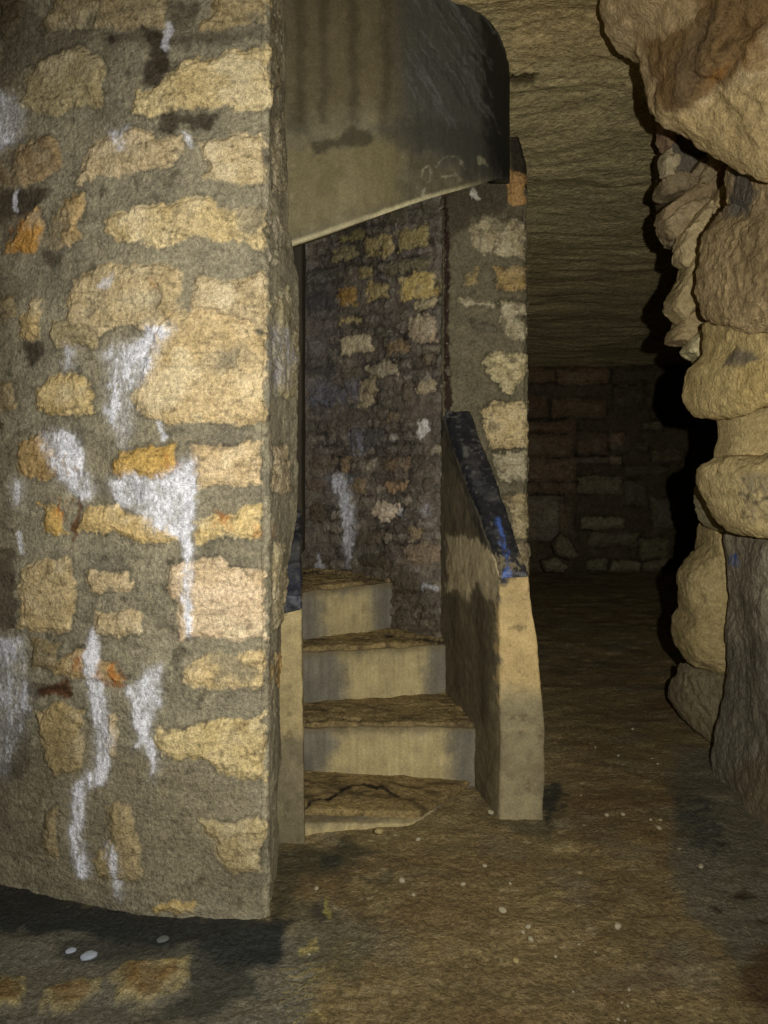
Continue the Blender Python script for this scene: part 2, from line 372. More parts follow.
# continuing courses beyond the left edge of the photograph
for r in range(13):
    y0 = -40+r*78; x = -30-rng.rand()*30
    while x > -900:
        w = rng.uniform(60, 130); h = rng.uniform(40, 60)
        left_stones.append(([(x-w, y0+rng.uniform(-6, 6)), (x-w*.5, y0-4), (x-14, y0+rng.uniform(-6, 6)), (x-12, y0+h), (x-w*.6, y0+h+5), (x-w, y0+h)], (150+rng.randint(40), 135+rng.randint(30), 95)))
        x -= w+12
def paint_left(P):
    s = Surf(P, (146, 138, 114), 6.0, 16, 3, 3.6, 15.)
    s.h = .004*fbm(P, 6, 3, 5)
    s.mottle((6, 6, 9), .42); s.mottle(40, .3, seed=63)
    s.alpha(30, .2, .5, (176, 164, 132), .4, seed=83); s.alpha(26, .25, .55, (70, 62, 48), .6, seed=84)
    s.alpha(9, .1, .5, (160, 150, 122), .45); s.alpha((5, 5, 7), .1, .5, (104, 98, 84), .5, seed=79)
    for poly, c in left_stones: s.stone(poly, c, .013, 3.2)
    # face roughness of stones
    s.h += .0042*fbm(P, 26, 5, 8, .65)+.0045*(ridged(P, (9, 9, 26), 4, 9)-.5)
    big = fbm(P, 2.2, 3, 77)
    # low plaster smears near the foot
    s.patch([(0,790),(60,720),(250,790),(268,915),(0,885)], (128,116,88), 30, .35)
    # orange and rust
    for c, rad in (((80,660),7),((112,672),9),((155,285),4),((22,225),9),((60,510),8),((225,520),7),((262,530),5),((170,465),10)):
        s.patch([(c[0]-rad,c[1]-rad*1.2),(c[0]+rad,c[1]-rad),(c[0]+rad,c[1]+rad*1.2),(c[0]-rad,c[1]+rad)], (182,112,44), 9, .7, lace=.6)
    s.stroke([(78,500),(75,540)], 4, (100,60,28), 3, .8)
    s.patch(R3((100,110),(170,75),(188,110),(160,125)), (92,52,22), 4, .85)
    # dark stains; the broad top strip also paints in vignette
    for pl, a in ((R1((370,70),(420,80),(430,180),(400,220),(360,220),(385,150)), .8), (R1((270,80),(300,80),(300,110),(280,110)), .8),
                  (R1((420,290),(560,290),(540,350),(470,320),(440,350),(400,330)), .75), (R1((330,440),(370,450),(350,500)), .7),
                  (R1((-20,480),(130,480),(120,510),(-20,590)), .8), (R1((120,640),(160,640),(150,670),(120,670)), .6),
                  (R1((60,870),(105,880),(100,950),(80,930)), .8), (R2((0,180),(18,185),(15,260),(5,250)), .95), (R2((-60,500),(40,520),(45,720),(-60,720)), .7),
                  (R1((0,0),(60,0),(130,70),(500,75),(690,70),(690,110),(250,110),(60,180),(0,250)), .45), (R1((430,0),(520,0),(510,70),(430,80)), .6),
                  (R2((340,340),(365,345),(370,380),(350,390)), .8), (R3((60,80),(170,90),(180,110),(120,110),(60,120)), .6),
                  (R3((0,200),(70,160),(80,330),(0,340)), .5)):
        s.patch(pl, (44, 34, 24), 7, a)
    s.patch([(-900,-200),(10,-200),(14,300),(8,600),(0,900),(-900,900)], (92,82,62), 30, .5)  # vignette towards the left end put into the wall colour
    # white lime drips
    W = (240, 240, 246)
    s.patch(R2((275,30),(340,0),(380,-60),(440,-60),(390,60),(345,110),(335,180),(325,245),(300,240),(275,150)), W, 8, .95, .002, lace=.55)
    s.patch(R2((110,215),(160,210),(215,260),(210,310),(242,360),(222,392),(160,340),(125,280)), W, 7, .95, .002, lace=.5)
    s.patch(R2((285,335),(330,320),(400,335),(440,300),(490,280),(500,440),(470,480),(400,460),(370,410),(300,390)), W, 7, 1, .002, lace=.4)
    s.stroke(R2((485,300),(485,460),(480,600),(488,735)), (12,9,6,3), W, 5, .95, .002, lace=.4)
    s.patch(R2((30,330),(60,340),(62,410),(35,400)), W, 6, .7, lace=.6)
    s.stroke(R3((240,-40),(240,0),(250,130),(265,250),(262,330)), (8,14,16,15,10), W, 5, 1, .003, lace=.4)
    s.stroke(R3((245,320),(200,350),(195,450),(210,565)), (12,13,13,12), W, 5, .95, .003, lace=.5)
    s.patch(R3((325,100),(370,60),(410,45),(412,130),(385,180),(380,255),(348,250),(350,170)), W, 6, 1, .003, lace=.35)
    s.stroke(R3((375,240),(400,290),(390,330)), (10,9,3), W, 5, .8, lace=.6)
    s.stroke(R3((285,500),(300,560),(308,640)), (9,8,3), W, 5, .7, lace=.6)
    s.patch(R3((-60,-40),(50,-20),(70,90),(60,200),(10,330),(-60,330)), (205,205,210), 8, .85, .003, lace=.6)
    s.patch(R1((-20,240),(20,240),(52,270),(50,340),(10,390),(-20,380)), W, 7, .9, lace=.5)
    s.patch(R1((285,345),(330,335),(325,390),(300,390)), W, 6, .75, lace=.5)
    s.patch(R1((160,880),(190,890),(195,950),(170,950)), W, 6, .6, lace=.5)
    s.patch(R1((470,340),(490,340),(488,390),(475,390)), W, 5, .7)
    s.stroke(R1((430,70),(425,120)), 6, W, 4, .55)
    s.stroke(R1((40,490),(38,540)), 5, W, 4, .7)
    s.stroke(R1((265,735),(285,705)), 4, W, 4, .6)
    s.stroke(R2((408,190),(420,220)), 6, W, 4, .6)
    s.patch(R1((270,900),(400,850),(420,870),(380,960),(290,970)), W, 8, .75, lace=.6)
    s.stroke(R2((50,470),(60,520)), 6, W, 4, .6)
    s.patch(R2((405,330),(420,330),(420,350)), W, 4, .7)
    s.patch([(270,330),(284,330),(290,360),(274,400)], (150,150,160), 8, .5, lace=.4)
    # side of the jamb: mortar-grey, scraped, colour lifted to make it look better lit
    side = (P[:, 1] > 2.262) & (P[:, 0] > -.42)
    s.c[side] *= (1.15+.5*fbm(P[side], (9, 9, 5), 4, 16))[:, None]
    s.h[side] += .006*ridged(P[side], (9, 9, 3), 3, 15)
    return s
front_plan = smooth_plan([(-4.2,4.3),(-3.2,3.35),(-2.2,2.78),(-1.6,2.56),(-1.22,2.45),(-1.0,2.375),(-.694,2.284),(-.50,2.262),(-.36,2.255)], 8)
Lf = arclen(front_plan)
iA = Lf-0.98
sf_ = np.r_[np.linspace(0, iA, 130, endpoint=False), np.linspace(iA, Lf, 290)]
FP = resample(front_plan, sf_)
zs = np.linspace(-.05, 3.25, 860)
G = np.zeros((len(zs), len(FP)+80, 3))
G[:, :len(FP), 0] = FP[:, 0]; G[:, :len(FP), 1] = FP[:, 1]
# rounded arris then the side running back into the doorway, leaning out a little with height
tt = np.linspace(0, 1, 80)
ys = np.where(tt < .12, 2.2565+tt/.12*.022, 2.2785+(tt-.12)/.88*.35)
lean = np.interp(zs, [0, .8, 1.15, 1.95, 2.15, 3.2], [-.361, -.359, -.298, -.294, -.332, -.345])+.008*fbm(np.stack([zs*0, zs*0, zs], 1), 9, 3, 6)
for k, t in enumerate(tt):
    xr = -.36+.02*math.sin(min(t/.12, 1)*math.pi/2)
    w = max(0, (t-.12)/.88)
    G[:, len(FP)+k, 0] = xr*(1-w)+lean*w
    G[:, len(FP)+k, 1] = ys[k]
G[..., 2] = zs[:, None]
nU = G.shape[1]
offv = np.zeros((nU, 3)); offv[:len(FP), 1] = .5; offv[:len(FP), 0] = -.05
offv[len(FP):, 0] = -.30; offv[len(FP):, 1] = np.linspace(.5, 0, 80)
o = wall_slab('wall_left', G, paint_left, M_STONE, offv)
tag(o, kind='structure')

# ================================================================== INNER STAIRWELL WALL
I4 = lambda *p: Z(3.072, 290, 180, p); I5 = lambda *p: Z(2.648, 270, 380, p)
def bx4(x0, y0, x1, y1, sl=.18):
    w = (x1-x0)*sl
    return I4((x0, y0+w*.6), ((x0+x1)/2, y0), (x1, y0-w*.3), (x1, y1-w*.6), ((x0+x1)/2, y1), (x0+2, y1+w*.3))
def bx5(x0, y0, x1, y1, sl=.05):
    w = (x1-x0)*sl
    return I5((x0, y0+w), ((x0+x1)/2, y0-2), (x1, y0), (x1-2, y1-w), ((x0+x1)/2, y1+2), (x0+2, y1))
inner_stones = [(bx4(*b), c) for b, c in (
 ((150,160,230,190),(150,140,80)), ((135,205,210,248),(160,146,98)), ((235,170,322,235),(172,152,96)), ((332,145,432,212),(168,150,92)),
 ((300,85,365,132),(120,112,86)), ((408,72,440,108),(100,98,72)), ((300,242,436,285),(125,116,84)), ((205,262,260,302),(168,148,92)),
 ((148,325,210,388),(170,132,62)), ((235,312,300,374),(176,154,98)), ((335,285,453,368),(202,174,96)), ((382,360,452,396),(170,154,108)),
 ((155,420,225,442),(172,154,100)), ((370,412,450,500),(178,158,124)), ((155,480,255,535),(198,180,138)), ((275,450,320,480),(112,104,86)),
 ((300,490,362,533),(146,122,86)), ((240,562,335,606),(180,164,130)), ((212,612,268,692),(170,152,112)), ((385,612,452,658),(170,152,116)),
 ((50,480,110,528),(128,120,110)), ((412,532,440,570),(120,104,78)), ((50,282,140,318),(110,104,92)), ((50,345,140,400),(84,78,74)), ((50,560,150,600),(88,80,74)),
 ((60,630,150,690),(112,108,108)), ((340,620,380,690),(110,98,78)), ((455,300,470,340),(130,116,80)))]
inner_stones += [(bx5(*b), c) for b, c in (
 ((300,90,345,112),(140,120,92)), ((300,205,380,238),(134,112,86)), ((190,205,215,245),(156,130,96)), ((220,260,256,302),(150,128,92)),
 ((300,262,370,290),(166,132,92)), ((112,200,180,238),(122,108,88)), ((95,262,150,292),(120,100,80)), ((360,392,402,425),(158,138,104)), ((345,432,450,488),(146,126,98)),
 ((400,250,440,300),(104,94,76)), ((100,330,150,380),(96,84,66)), ((225,400,300,440),(104,92,74)), ((330,510,400,560),(108,98,80)), ((240,460,310,495),(90,82,66)),
 ((330,600,380,640),(96,88,74)), ((390,560,440,600),(100,92,78)), ((100,20,200,60),(108,104,104)), ((210,130,300,180),(96,90,84)))]
for r in range(40):
    y0 = 185+r*12.5; x = 296+rng.uniform(0, 20)
    while x < 446:
        w = rng.uniform(12, 30); g_ = rng.uniform(100, 146); yy = y0-(x-300)*(.14 if y0 < 420 else .03)
        inner_stones.insert(0, ([(x, yy+1), (x+w-2, yy), (x+w-2, yy+9), (x, yy+10)], (g_, g_*.92, g_*.8))); x += w+1
def paint_inner(P):
    s = Surf(P, (118, 108, 94), 4.0, 20, 13, 2.8, 26.)
    s.h = .004*fbm(P, 8, 3, 15)
    s.mottle(11, .5, (1, 1, .9)); s.mottle(45, .35, seed=64)
    s.alpha((9, 9, 14), .05, .4, (112, 102, 88), .6)
    # random courses round the hidden part of the wall
    for poly, c in inner_stones: s.stone(poly, c, .014, 2.2)
    s.stone(I5((270,350),(280,328),(310,318),(345,322),(352,345),(340,365),(300,376),(280,370)), (214,192,160), .02, 2)
    W = (214, 214, 218)
    s.patch(I5((395,115),(420,108),(418,140),(405,158),(388,150)), (216,210,200), 3, .95)
    s.patch(I5((322,145),(340,140),(338,165),(328,165)), (196,190,180), 3, .8)
    s.patch(I5((350,340),(358,345),(355,368),(348,362)), W, 2.5, .9)
    s.patch(I5((155,255),(210,250),(215,310),(200,330),(175,300)), W, 6, .9, lace=.55)
    s.stroke(I5((195,270),(205,330),(214,390),(206,450),(205,492)), (7,10,9,6,3), W, 4, .95, lace=.35)
    s.stroke(I5((128,455),(130,500)), (2,5), W, 2.5, .9); s.patch(I5((122,485),(145,485),(148,502),(122,502)), W, 3, .8)
    s.patch(I5((205,130),(250,120),(255,200),(215,190)), (160,160,170), 8, .6, lace=.6)
    s.patch(I5((400,340),(428,330),(425,362),(408,362)), W, 3, .6, lace=.4)
    s.stroke(I5((410,545),(445,550)), 4, W, 3, .7)
    s.patch(I5((95,0),(250,0),(230,60),(100,60)), (140,140,160), 12, .35, lace=.6)
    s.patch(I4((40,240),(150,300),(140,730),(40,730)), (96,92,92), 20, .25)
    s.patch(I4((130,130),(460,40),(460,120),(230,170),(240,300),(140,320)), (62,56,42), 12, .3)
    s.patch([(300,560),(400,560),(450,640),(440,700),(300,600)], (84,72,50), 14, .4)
    s.h += .006*fbm(P, 34, 3, 18)
    return s
ic = smooth_plan([(-1.55,2.85),(-1.72,3.2),(-1.62,3.68),(-1.25,4.08),(-.85,4.21),(-.45,4.16),(-.2,4.02),(.03,3.80),(.16,3.68),(.27,3.60),(.42,3.58)], 8)
Li = arclen(ic); mid = Li-1.15
ip = resample(ic, np.r_[np.linspace(0, mid, 60, endpoint=False), np.linspace(mid, Li, 230)])
zi = np.linspace(-.02, 2.95, 520)
G = np.zeros((len(zi), len(ip), 3)); G[..., 0] = ip[:, 0]; G[..., 1] = ip[:, 1]; G[..., 2] = zi[:, None]
tn = np.gradient(ip[:, :2], axis=0); nrm = np.stack([-tn[:, 1], tn[:, 0]], 1); nrm /= np.linalg.norm(nrm, axis=1, keepdims=True)
offv = np.zeros((len(ip), 3)); offv[:, :2] = nrm*.30
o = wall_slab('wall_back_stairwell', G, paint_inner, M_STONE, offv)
tag(o, kind='structure')

# ================================================================== MASONRY PIER right of the doorway
pier_stones = [(I4((540,140),(575,135),(590,110),(625,118),(720,125),(725,240),(690,232),(600,228),(565,200)), (186,170,128)),
 (I4((668,-25),(722,-25),(725,60),(700,82),(672,75)), (176,138,86)),
 (I4((525,290),(555,282),(575,262),(578,320),(535,325)), (184,158,94)),
 (I4((628,270),(725,265),(725,345),(635,338)), (178,148,86)),
 (I4((518,362),(560,368),(635,376),(632,392),(540,386)), (178,168,132)),
 (I4((645,370),(725,370),(725,490),(680,488),(648,450)), (186,172,132)),
 (I4((528,425),(560,428),(600,440),(640,450),(640,478),(580,470)), (116,108,86)),
 (I4((590,570),(610,530),(650,528),(725,540),(725,600),(680,655),(650,640)), (214,196,140)),
 (I5((560,75),(600,55),(680,55),(682,180),(575,180),(560,120)), (208,184,128)),
 (I5((590,190),(682,188),(682,268),(600,262)), (190,176,136)),
 (I5((620,310),(682,300),(684,420),(650,420),(640,350)), (180,160,112)),
 (I5((600,430),(690,430),(690,540),(600,540)), (170,150,110)),
 (I5((600,570),(700,570),(700,700),(600,690)), (160,145,105))]
def paint_pier(P):
    s = Surf(P, (118, 110, 86), 3.6, 20, 23, 2.6, 26.)
    s.h = .003*fbm(P, 8, 3, 25)
    s.mottle(10, .25); s.mottle(45, .25, seed=64)
    for poly, c in pier_stones: s.stone(poly, c, .014, 2.4)
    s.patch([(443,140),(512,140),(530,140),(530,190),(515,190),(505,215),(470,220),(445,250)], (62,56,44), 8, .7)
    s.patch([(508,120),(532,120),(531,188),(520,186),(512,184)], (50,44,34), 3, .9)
    s.patch(I4((663,-30),(722,-20),(722,62),(700,82),(668,72)), (186,146,92), 3, .9)
    s.patch([(470,190),(476,188),(479,198),(471,200)], (205,200,180), 2.5, .9)
    # dark red-brown joint down the left arris
    s.alpha(22, .2, .5, (72, 66, 50), .5, seed=90)
    s.stroke([(445,195),(446,260),(446,330),(448,405)], (4,5,5,7), (46,28,26), 2.5, .9, -.012)
    s.h += .006*fbm(P, 30, 3, 28)+.004*ridged(P, (40, 40, 8), 2, 29)
    return s
pp = np.array([(.268,3.60),(.276,3.572),(.64,3.55),(.662,3.57),(.675,3.75),(.66,4.02)])
Lp = arclen(pp)
pq = resample(pp, np.r_[np.linspace(0, .43, 150, endpoint=False), np.linspace(.43, Lp, 50)])
zp = np.linspace(-.05, 2.80, 560)
G = np.zeros((len(zp), len(pq), 3)); G[..., 0] = pq[:, 0]; G[..., 1] = pq[:, 1]; G[..., 2] = zp[:, None]
G[..., 0] += (.010*fbm(np.stack([G[..., 2]*0, G[..., 2]*0, G[..., 2]], -1), 9, 3, 4))*sst(.5, .64, G[..., 0])
top = sst(2.68, 2.80, G[..., 2]); G[..., 0] -= top*.03*sst(.6, .66, G[..., 0])
offv = np.zeros((len(pq), 3)); offv[:, 1] = np.interp(np.arange(len(pq)), [0, 150, 199], [.45, .45, 0]); offv[:, 0] = np.interp(np.arange(len(pq)), [0, 150, 199], [.10, -.02, -.3])
offv[:, 1] *= .5
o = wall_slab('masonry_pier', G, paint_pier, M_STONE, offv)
tag(o, 'tall narrow rubble stone pier standing behind the right low stair wall, under the curved concrete', 'pier')

# ================================================================== SPIRAL STAIRCASE
stair = empty('spiral_staircase', (0, 3.1, 0))
tag(stair, 'muddy concrete spiral staircase with low side walls and curved concrete panel over its doorway', 'staircase')
def add(name, V, Q, mat, s, ngons=(), parent=stair):
    V = V-np.array([0, 3.1, 0])
    return mesh_obj(name, V, Q, mat, s.c, s.w, parent, ngons)

def step_part(front, back, z0, z1, seed, tans, zr=None):
    (fl, fr), (bl, br) = front, back; zr = z1 if zr is None else zr
    c = [[[(*fl, z0), (*fl, z1)], [(*bl, z0), (*bl, z1)]], [[(*fr, z0), (*fr, zr)], [(*br, z0), (*br, zr)]]]
    V, Q = hexa(c, .012, .005, 190)
    s = Surf(V, (122, 116, 100), 3, 20, seed)
    s.mottle((60, 60, 4), .18, seed=62); s.mottle(10, .2)
    for pl in tans: s.patch(pl, (196, 178, 126), 26, .8); s.patch(pl, (196, 178, 126), 8, .35, lace=.8)
    s.mottle((90, 90, 5), .26, seed=67); s.mottle(22, .25, seed=69)
    V2 = V+vec_noise(V, .004, 14, seed, 4)
    topm = sst(z1-.02, z1-.004, V[:, 2])
    V2[:, 2] += topm*.010*fbm(V, 12, 3, seed+4)
    s.mix(np.arange(len(V)), sst(z1-.035, z1, V[:, 2]+.012*fbm(V, 25, 3, seed))*.6, (110, 94, 58))
    return add('step', V2, Q, M_CONC, s)
def crust(step, front, back, z, seed, th=.028, cracks=(), lights=(), drop=0):
    (fl, fr), (bl, br) = front, back
    c = [[[(*fl, z-.012), (*fl, z+th)], [(*bl, z-.012), (*bl, z+th)]], [[(*fr, z-.012-drop), (*fr, z+th-drop)], [(*br, z-.012-drop), (*br, z+th-drop)]]]
    V, Q = hexa(c, .012, .0055, 170)
    s = Surf(V, (142, 122, 80), 3, 20, seed)
    s.mottle((8, 24, 8), .45, (1, 1, 1.1)); s.mottle(50, .4, seed=64)
    s.alpha((10, 30, 10), .05, .4, (58, 44, 26), .7)
    for pl in lights: s.patch(pl, (160, 138, 88), 6, .75, lace=.5)
    for pl, w in cracks: s.stroke(pl, w, (16, 12, 8), 1.5, .95, -.02)
    V2 = V+vec_noise(V, .012, (10, 16, 10), seed, 4)
    tp = sst(z, z+th, V[:, 2])
    V2[:, 2] += tp*(.010*fbm(V, (6, 22, 9), 4, seed+2)+.004*(ridged(V, (9, 34, 14), 3, seed+6)-.4)+s.h)
    ed = V[:, 1]-V[:, 1].min()
    s.w[:] = .25
    o_ = add('mud_crust', V2, Q, M_MUD, s, parent=step); o_.location = (0, 0, 0)
    tag(o_, 'rough brown mud crust with dark cracks', None)
    return o_
# bottom slab
f0, b0 = ((-.36, 2.745), (.10, 2.83)), ((-.40, 3.16), (.38, 3.16))
s0 = step_part(f0, b0, -.05, .035, 301, [[(303,825),(430,815),(430,845),(303,845)]], -.012)
crust(s0, ((-.37, 2.80), (.14, 2.88)), ((-.40, 3.15), (.36, 3.15)), .04, 311, .022,
      [([(300,812),(312,800),(330,798),(345,788),(362,785),(385,788),(400,797)], 3), ([(300,820),(330,824)], 3)],
      [[(320,806),(400,796),(420,822),(330,820)], [(303,806),(350,800),(352,812),(303,816)]], .05)
s1 = step_part(((-.42, 3.14), (.385, 3.14)), ((-.42, 3.44), (.33, 3.60)), -.02, .225, 302, [[(338,733),(448,728),(448,785),(352,790)], [(328,760),(352,740),(352,790),(325,790)]])
crust(s1, ((-.42, 3.155), (.375, 3.155)), ((-.42, 3.42), (.32, 3.58)), .222, 312, .022, [([(303,722),(330,716),(360,719)], 2)], [[(400,700),(460,705),(465,722),(400,712)]])
s2 = step_part(((-.50, 3.372), (.32, 3.535)), ((-.50, 3.60), (.20, 3.86)), 0, .459, 303, [[(342,655),(425,645),(425,708),(350,710)]])
crust(s2, ((-.50, 3.385), (.31, 3.548)), ((-.50, 3.55), (.14, 3.80)), .456, 313, .022, [([(385,634),(410,636),(445,642)], 3)], [[(340,640),(400,628),(440,642),(350,650)]])
s3 = step_part(((-.56, 3.45), (.045, 3.794)), ((-.9, 4.25), (-.05, 4.05)), 0, .697, 304, [[(322,598),(368,590),(374,645),(328,650)]])
crust(s3, ((-.56, 3.465), (.035, 3.806)), ((-.88, 4.22), (-.08, 4.03)), .694, 314, .022, [([(303,572),(340,573),(385,580)], 2.5)], [[(305,575),(345,572),(350,582),(305,588)]])
# higher hidden steps turning left
s4 = step_part(((-.95, 3.55), (-.60, 4.2)), ((-1.6, 3.6), (-1.2, 4.05)), 0, .93, 305, [])

# right low wall
def side_wall(fx0, fx1, fy, bx0, bx1, by, zf, zb, seed, painter, fxt=None):
    fxt = fx1 if fxt is None else fxt
    c = [[[(fx0, fy, -.03), (fx0, fy, zf)], [(bx0, by, -.03), (bx0, by, zb)]], [[(fx1+.012, fy, -.03), (fxt, fy, zf)], [(bx1, by, -.03), (bx1-.02, by, zb)]]]
    V, Q = hexa(c, .014, .0055, 240)
    s = Surf(V, (118, 108, 84), 3, 18, seed)
    s.mottle((14, 14, 4), .22); s.mottle(50, .2, seed=64); s.mottle((60, 60, 5), .18, seed=68)
    painter(s, V)
    s.mottle((9, 9, 6), .35, seed=69); s.mottle(34, .28, seed=70); s.alpha(30, .3, .55, (84, 76, 56), .5, seed=72)
    if fxt != fx1:   # worn outer arris bulging under its top
        f = (V[:, 0]-fx0)/(fx1-fx0); V[:, 0] += .030*np.clip(f, 0, 1)*np.sin(np.clip(V[:, 2]/zf, 0, 1)*math.pi)*sst(3.4, 2.9, V[:, 1])
    V2 = V+vec_noise(V, .007, 9, seed, 4)+vec_noise(V, .0018, 40, seed+5, 3)
    return add('side_wall', V2, Q, M_CONC, s)
def paint_right(s, V):
    s.patch([(494,560),(532,560),(530,600),(496,604)], (120,112,96), 6, .7, lace=.6)
    s.stroke([(509,566),(506,580),(511,594),(505,602)], (6,7,6,4), (74,104,172), 4, .85, lace=.5)
    s.patch([(440,395),(480,395),(535,570),(530,592),(498,600),(486,566),(470,510),(452,455),(440,430)], (42,43,46), 7, .92)
    s.patch([(440,400),(500,560),(500,600),(440,600)], (92,84,64), 10, .5)
    s.patch([(447,535),(475,538),(499,560),(499,606),(488,598),(476,582),(468,600),(458,588),(447,592)], (196,180,140), 5, .9)
    s.patch([(440,600),(500,610),(500,815),(470,790),(440,700)], (92,84,60), 14, .5)
    s.stroke([(452,600),(455,690)], 5, (60,54,38), 5, .6); s.stroke([(480,600),(484,720)], 7, (70,62,42), 6, .6)
    s.patch([(499,590),(525,560),(545,600),(545,700),(499,700)], (196,170,116), 8, .9)
    s.patch([(499,690),(545,690),(545,830),(499,830)], (150,138,104), 30, .95)
    s.patch([(520,560),(545,590),(541,640),(525,620)], (208,180,126), 5, .8)
def paint_cope_r(s, V):
    s.patch([(440,548),(540,548),(540,620),(440,620)], (150,136,104), 12, .8, lace=.75)
    B = (74, 104, 172)
    s.stroke([(497,520),(502,535),(504,550),(508,562)], (5,6,5,4), B, 4, .9, lace=.5)
    s.stroke([(509,566),(506,580),(511,594),(505,602)], (6,7,6,4), B, 4, .85, lace=.5)
    s.patch([(462,445),(468,445),(468,458),(463,458)], (120,118,112), 4, .7)
    s.patch([(498,560),(515,562),(516,600),(500,600)], (110,104,84), 6, .45, lace=.6)
def coping(parent, fx0, fx1, fy, bx0, bx1, by, zf, zb, seed, painter, zc=.09):
    """black weathered sloping top of a low wall, with a lip turning down at its front"""
    c = [[[(fx0-.003, fy-.003, zf-zc), (fx0+.004, fy-.003, zf+.006)], [(bx0-.003, by, zb-zc), (bx0+.012, by, zb+.016)]],
         [[(fx1+.003, fy-.003, zf-zc*.5), (fx1-.004, fy-.003, zf+.006)], [(bx1+.003, by, zb-zc*.5), (bx1-.012, by, zb+.016)]]]
    V, Q = hexa(c, .012, .0055, 200)
    s = Surf(V, (40, 41, 44), 2.5, 18, seed)
    s.mottle(14, .4); s.mottle(60, .4, seed=64); s.alpha(18, .05, .5, (92, 90, 86), .6); s.alpha(45, .2, .5, (120, 116, 108), .5, seed=75)
    painter(s, V); s.w[:] = .35
    V2 = V+vec_noise(V, .008, 9, seed, 4)+vec_noise(V, .004, 45, seed+5, 3)
    return_ = add('coping', V2, Q, M_BLACK, s, parent=parent)
    tag(return_, 'black weathered sloping top with blue paint marks' if fx0 > 0 else 'black weathered sloping top')
    return return_
rw = side_wall(.433, .588, 2.875, .262, .425, 3.61, .885, 1.54, 401, paint_right, .538)
coping(rw, .436, .536, 2.880, .265, .402, 3.61, .90, 1.56, 402, paint_cope_r, .03)
def paint_l(s, V):
    s.patch([(270,596),(306,596),(306,740),(270,740)], (176,158,112), 10, .9)
    s.patch([(270,735),(306,735),(306,850),(270,850)], (128,118,90), 14, .85)
lw = side_wall(-.46, -.289, 2.70, -.55, -.352, 3.36, .84, 1.42, 403, paint_l)
coping(lw, -.46, -.291, 2.70, -.55, -.354, 3.36, .85, 1.43, 404, lambda s, V: s.patch([(285,560),(305,570),(305,610),(285,600)], (60,62,74), 6, .5))
# dark upright behind the left masonry edge
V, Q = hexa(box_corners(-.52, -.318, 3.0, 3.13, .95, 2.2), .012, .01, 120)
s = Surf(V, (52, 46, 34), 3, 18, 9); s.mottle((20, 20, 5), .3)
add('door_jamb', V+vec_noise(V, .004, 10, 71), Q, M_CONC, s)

# curved concrete panel climbing over the doorway
bp = smooth_plan([(-.42,2.66,2.045),(-.354,2.68,2.068),(-.1,2.72,2.165),(.15,2.83,2.282),(.35,2.98,2.383),(.48,3.16,2.473),(.548,3.36,2.52),(.562,3.58,2.59),(.50,3.85,2.64)], 10)
nB = 330; Lb = arclen(bp); b = resample(bp, np.linspace(0, Lb, nB))
zt = 3.2; nvB = 260
tn = np.gradient(b[:, :2], axis=0); nn = np.stack([-tn[:, 1], tn[:, 0]], 1); nn /= np.linalg.norm(nn, axis=1, keepdims=True)   # inward
prof = []     # (lift above the lower edge 0..1, inward metres)
r = .012
G = np.zeros((nvB, nB, 3)); v = np.linspace(0, 1, nvB)
G[..., 0] = b[:, 0]; G[..., 1] = b[:, 1]; G[..., 2] = b[:, 2]*(1-v[:, None])+zt*v[:, None]
def paint_band(P):
    s = Surf(P, (104, 97, 74), 3.5, 14, 31)
    s.mottle((6, 6, 4), .45); s.mottle((18, 18, 3), .35, seed=65); s.mottle(40, .35, seed=64)
    s.alpha(10, .1, .5, (66, 62, 50), .6); s.alpha(28, .3, .55, (150, 142, 112), .4, seed=88)
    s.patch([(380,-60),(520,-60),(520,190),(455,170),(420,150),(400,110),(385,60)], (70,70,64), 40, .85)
    s.patch([(280,-80),(400,-80),(395,110),(280,120)], (92,80,54), 40, .6)
    for x in (300, 322, 352, 384): s.stroke([(x,-30),(x+2,60),(x+1,120)], 9, (58,50,34), 9, .5)
    s.patch([(285,150),(400,140),(400,200),(340,215),(290,235)], (124,112,72), 25, .5)
    s.patch([(310,142),(336,140),(350,128),(368,130),(372,140),(360,146),(335,148),(315,156)], (58,52,38), 6, .75)
    s.patch([(372,128),(400,118),(470,125),(505,150),(500,178),(470,180),(440,150),(400,150)], (58,56,48), 14, .6)
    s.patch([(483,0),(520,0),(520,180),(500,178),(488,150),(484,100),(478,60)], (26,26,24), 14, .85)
    for k in range(46):                      # sweeping brush streaks
        x0 = rng.uniform(400, 480); y0 = rng.uniform(-20, 90); l = rng.uniform(25, 70)
        s.stroke([(x0, y0), (x0+l*.35, y0+l*.5), (x0+l*.6, y0+l)], (1, 1.8, .6), (104,104,100) if rng.rand() < .6 else (44,44,42), 2, .5)
    # chalk marks and pale chips
    C = (158, 152, 124)
    s.stroke([(428,166),(424,170),(423,178),(426,184),(430,182),(432,174),(430,167),(427,166)], 1.4, C, 2.4, .7, lace=.4)
    s.stroke([(436,166),(441,158),(452,156),(460,161),(463,170)], 1.4, C, 2.4, .65, lace=.5)
    s.stroke([(442,177),(458,174)], 1.2, C, 1.4, .6)
    s.patch([(478,156),(486,160),(488,165),(479,166)], (130,126,100), 2, .9)
    s.stroke([(426,188),(422,198)], 2, C, 2, .6)
    # pale lower edge, its highlight painted into the colour
    i = np.arange(len(P)); vv = (P[:, 2]-np.interp(P[:, 0], b[:, 0], b[:, 2]))
    m = sst(.022, .006, np.abs(vv+.004*fbm(P, 30, 3, 5)))*sst(.45, .2, P[:, 0])*(.75+.6*fbm(P, 12, 3, 6))
    s.mix(i, m, (190, 180, 140))
    s.h = .004*fbm(P, 5, 3, 35)+.0025*fbm(P, (60, 60, 8), 3, 36)
    s.w[:] = .25
    return s
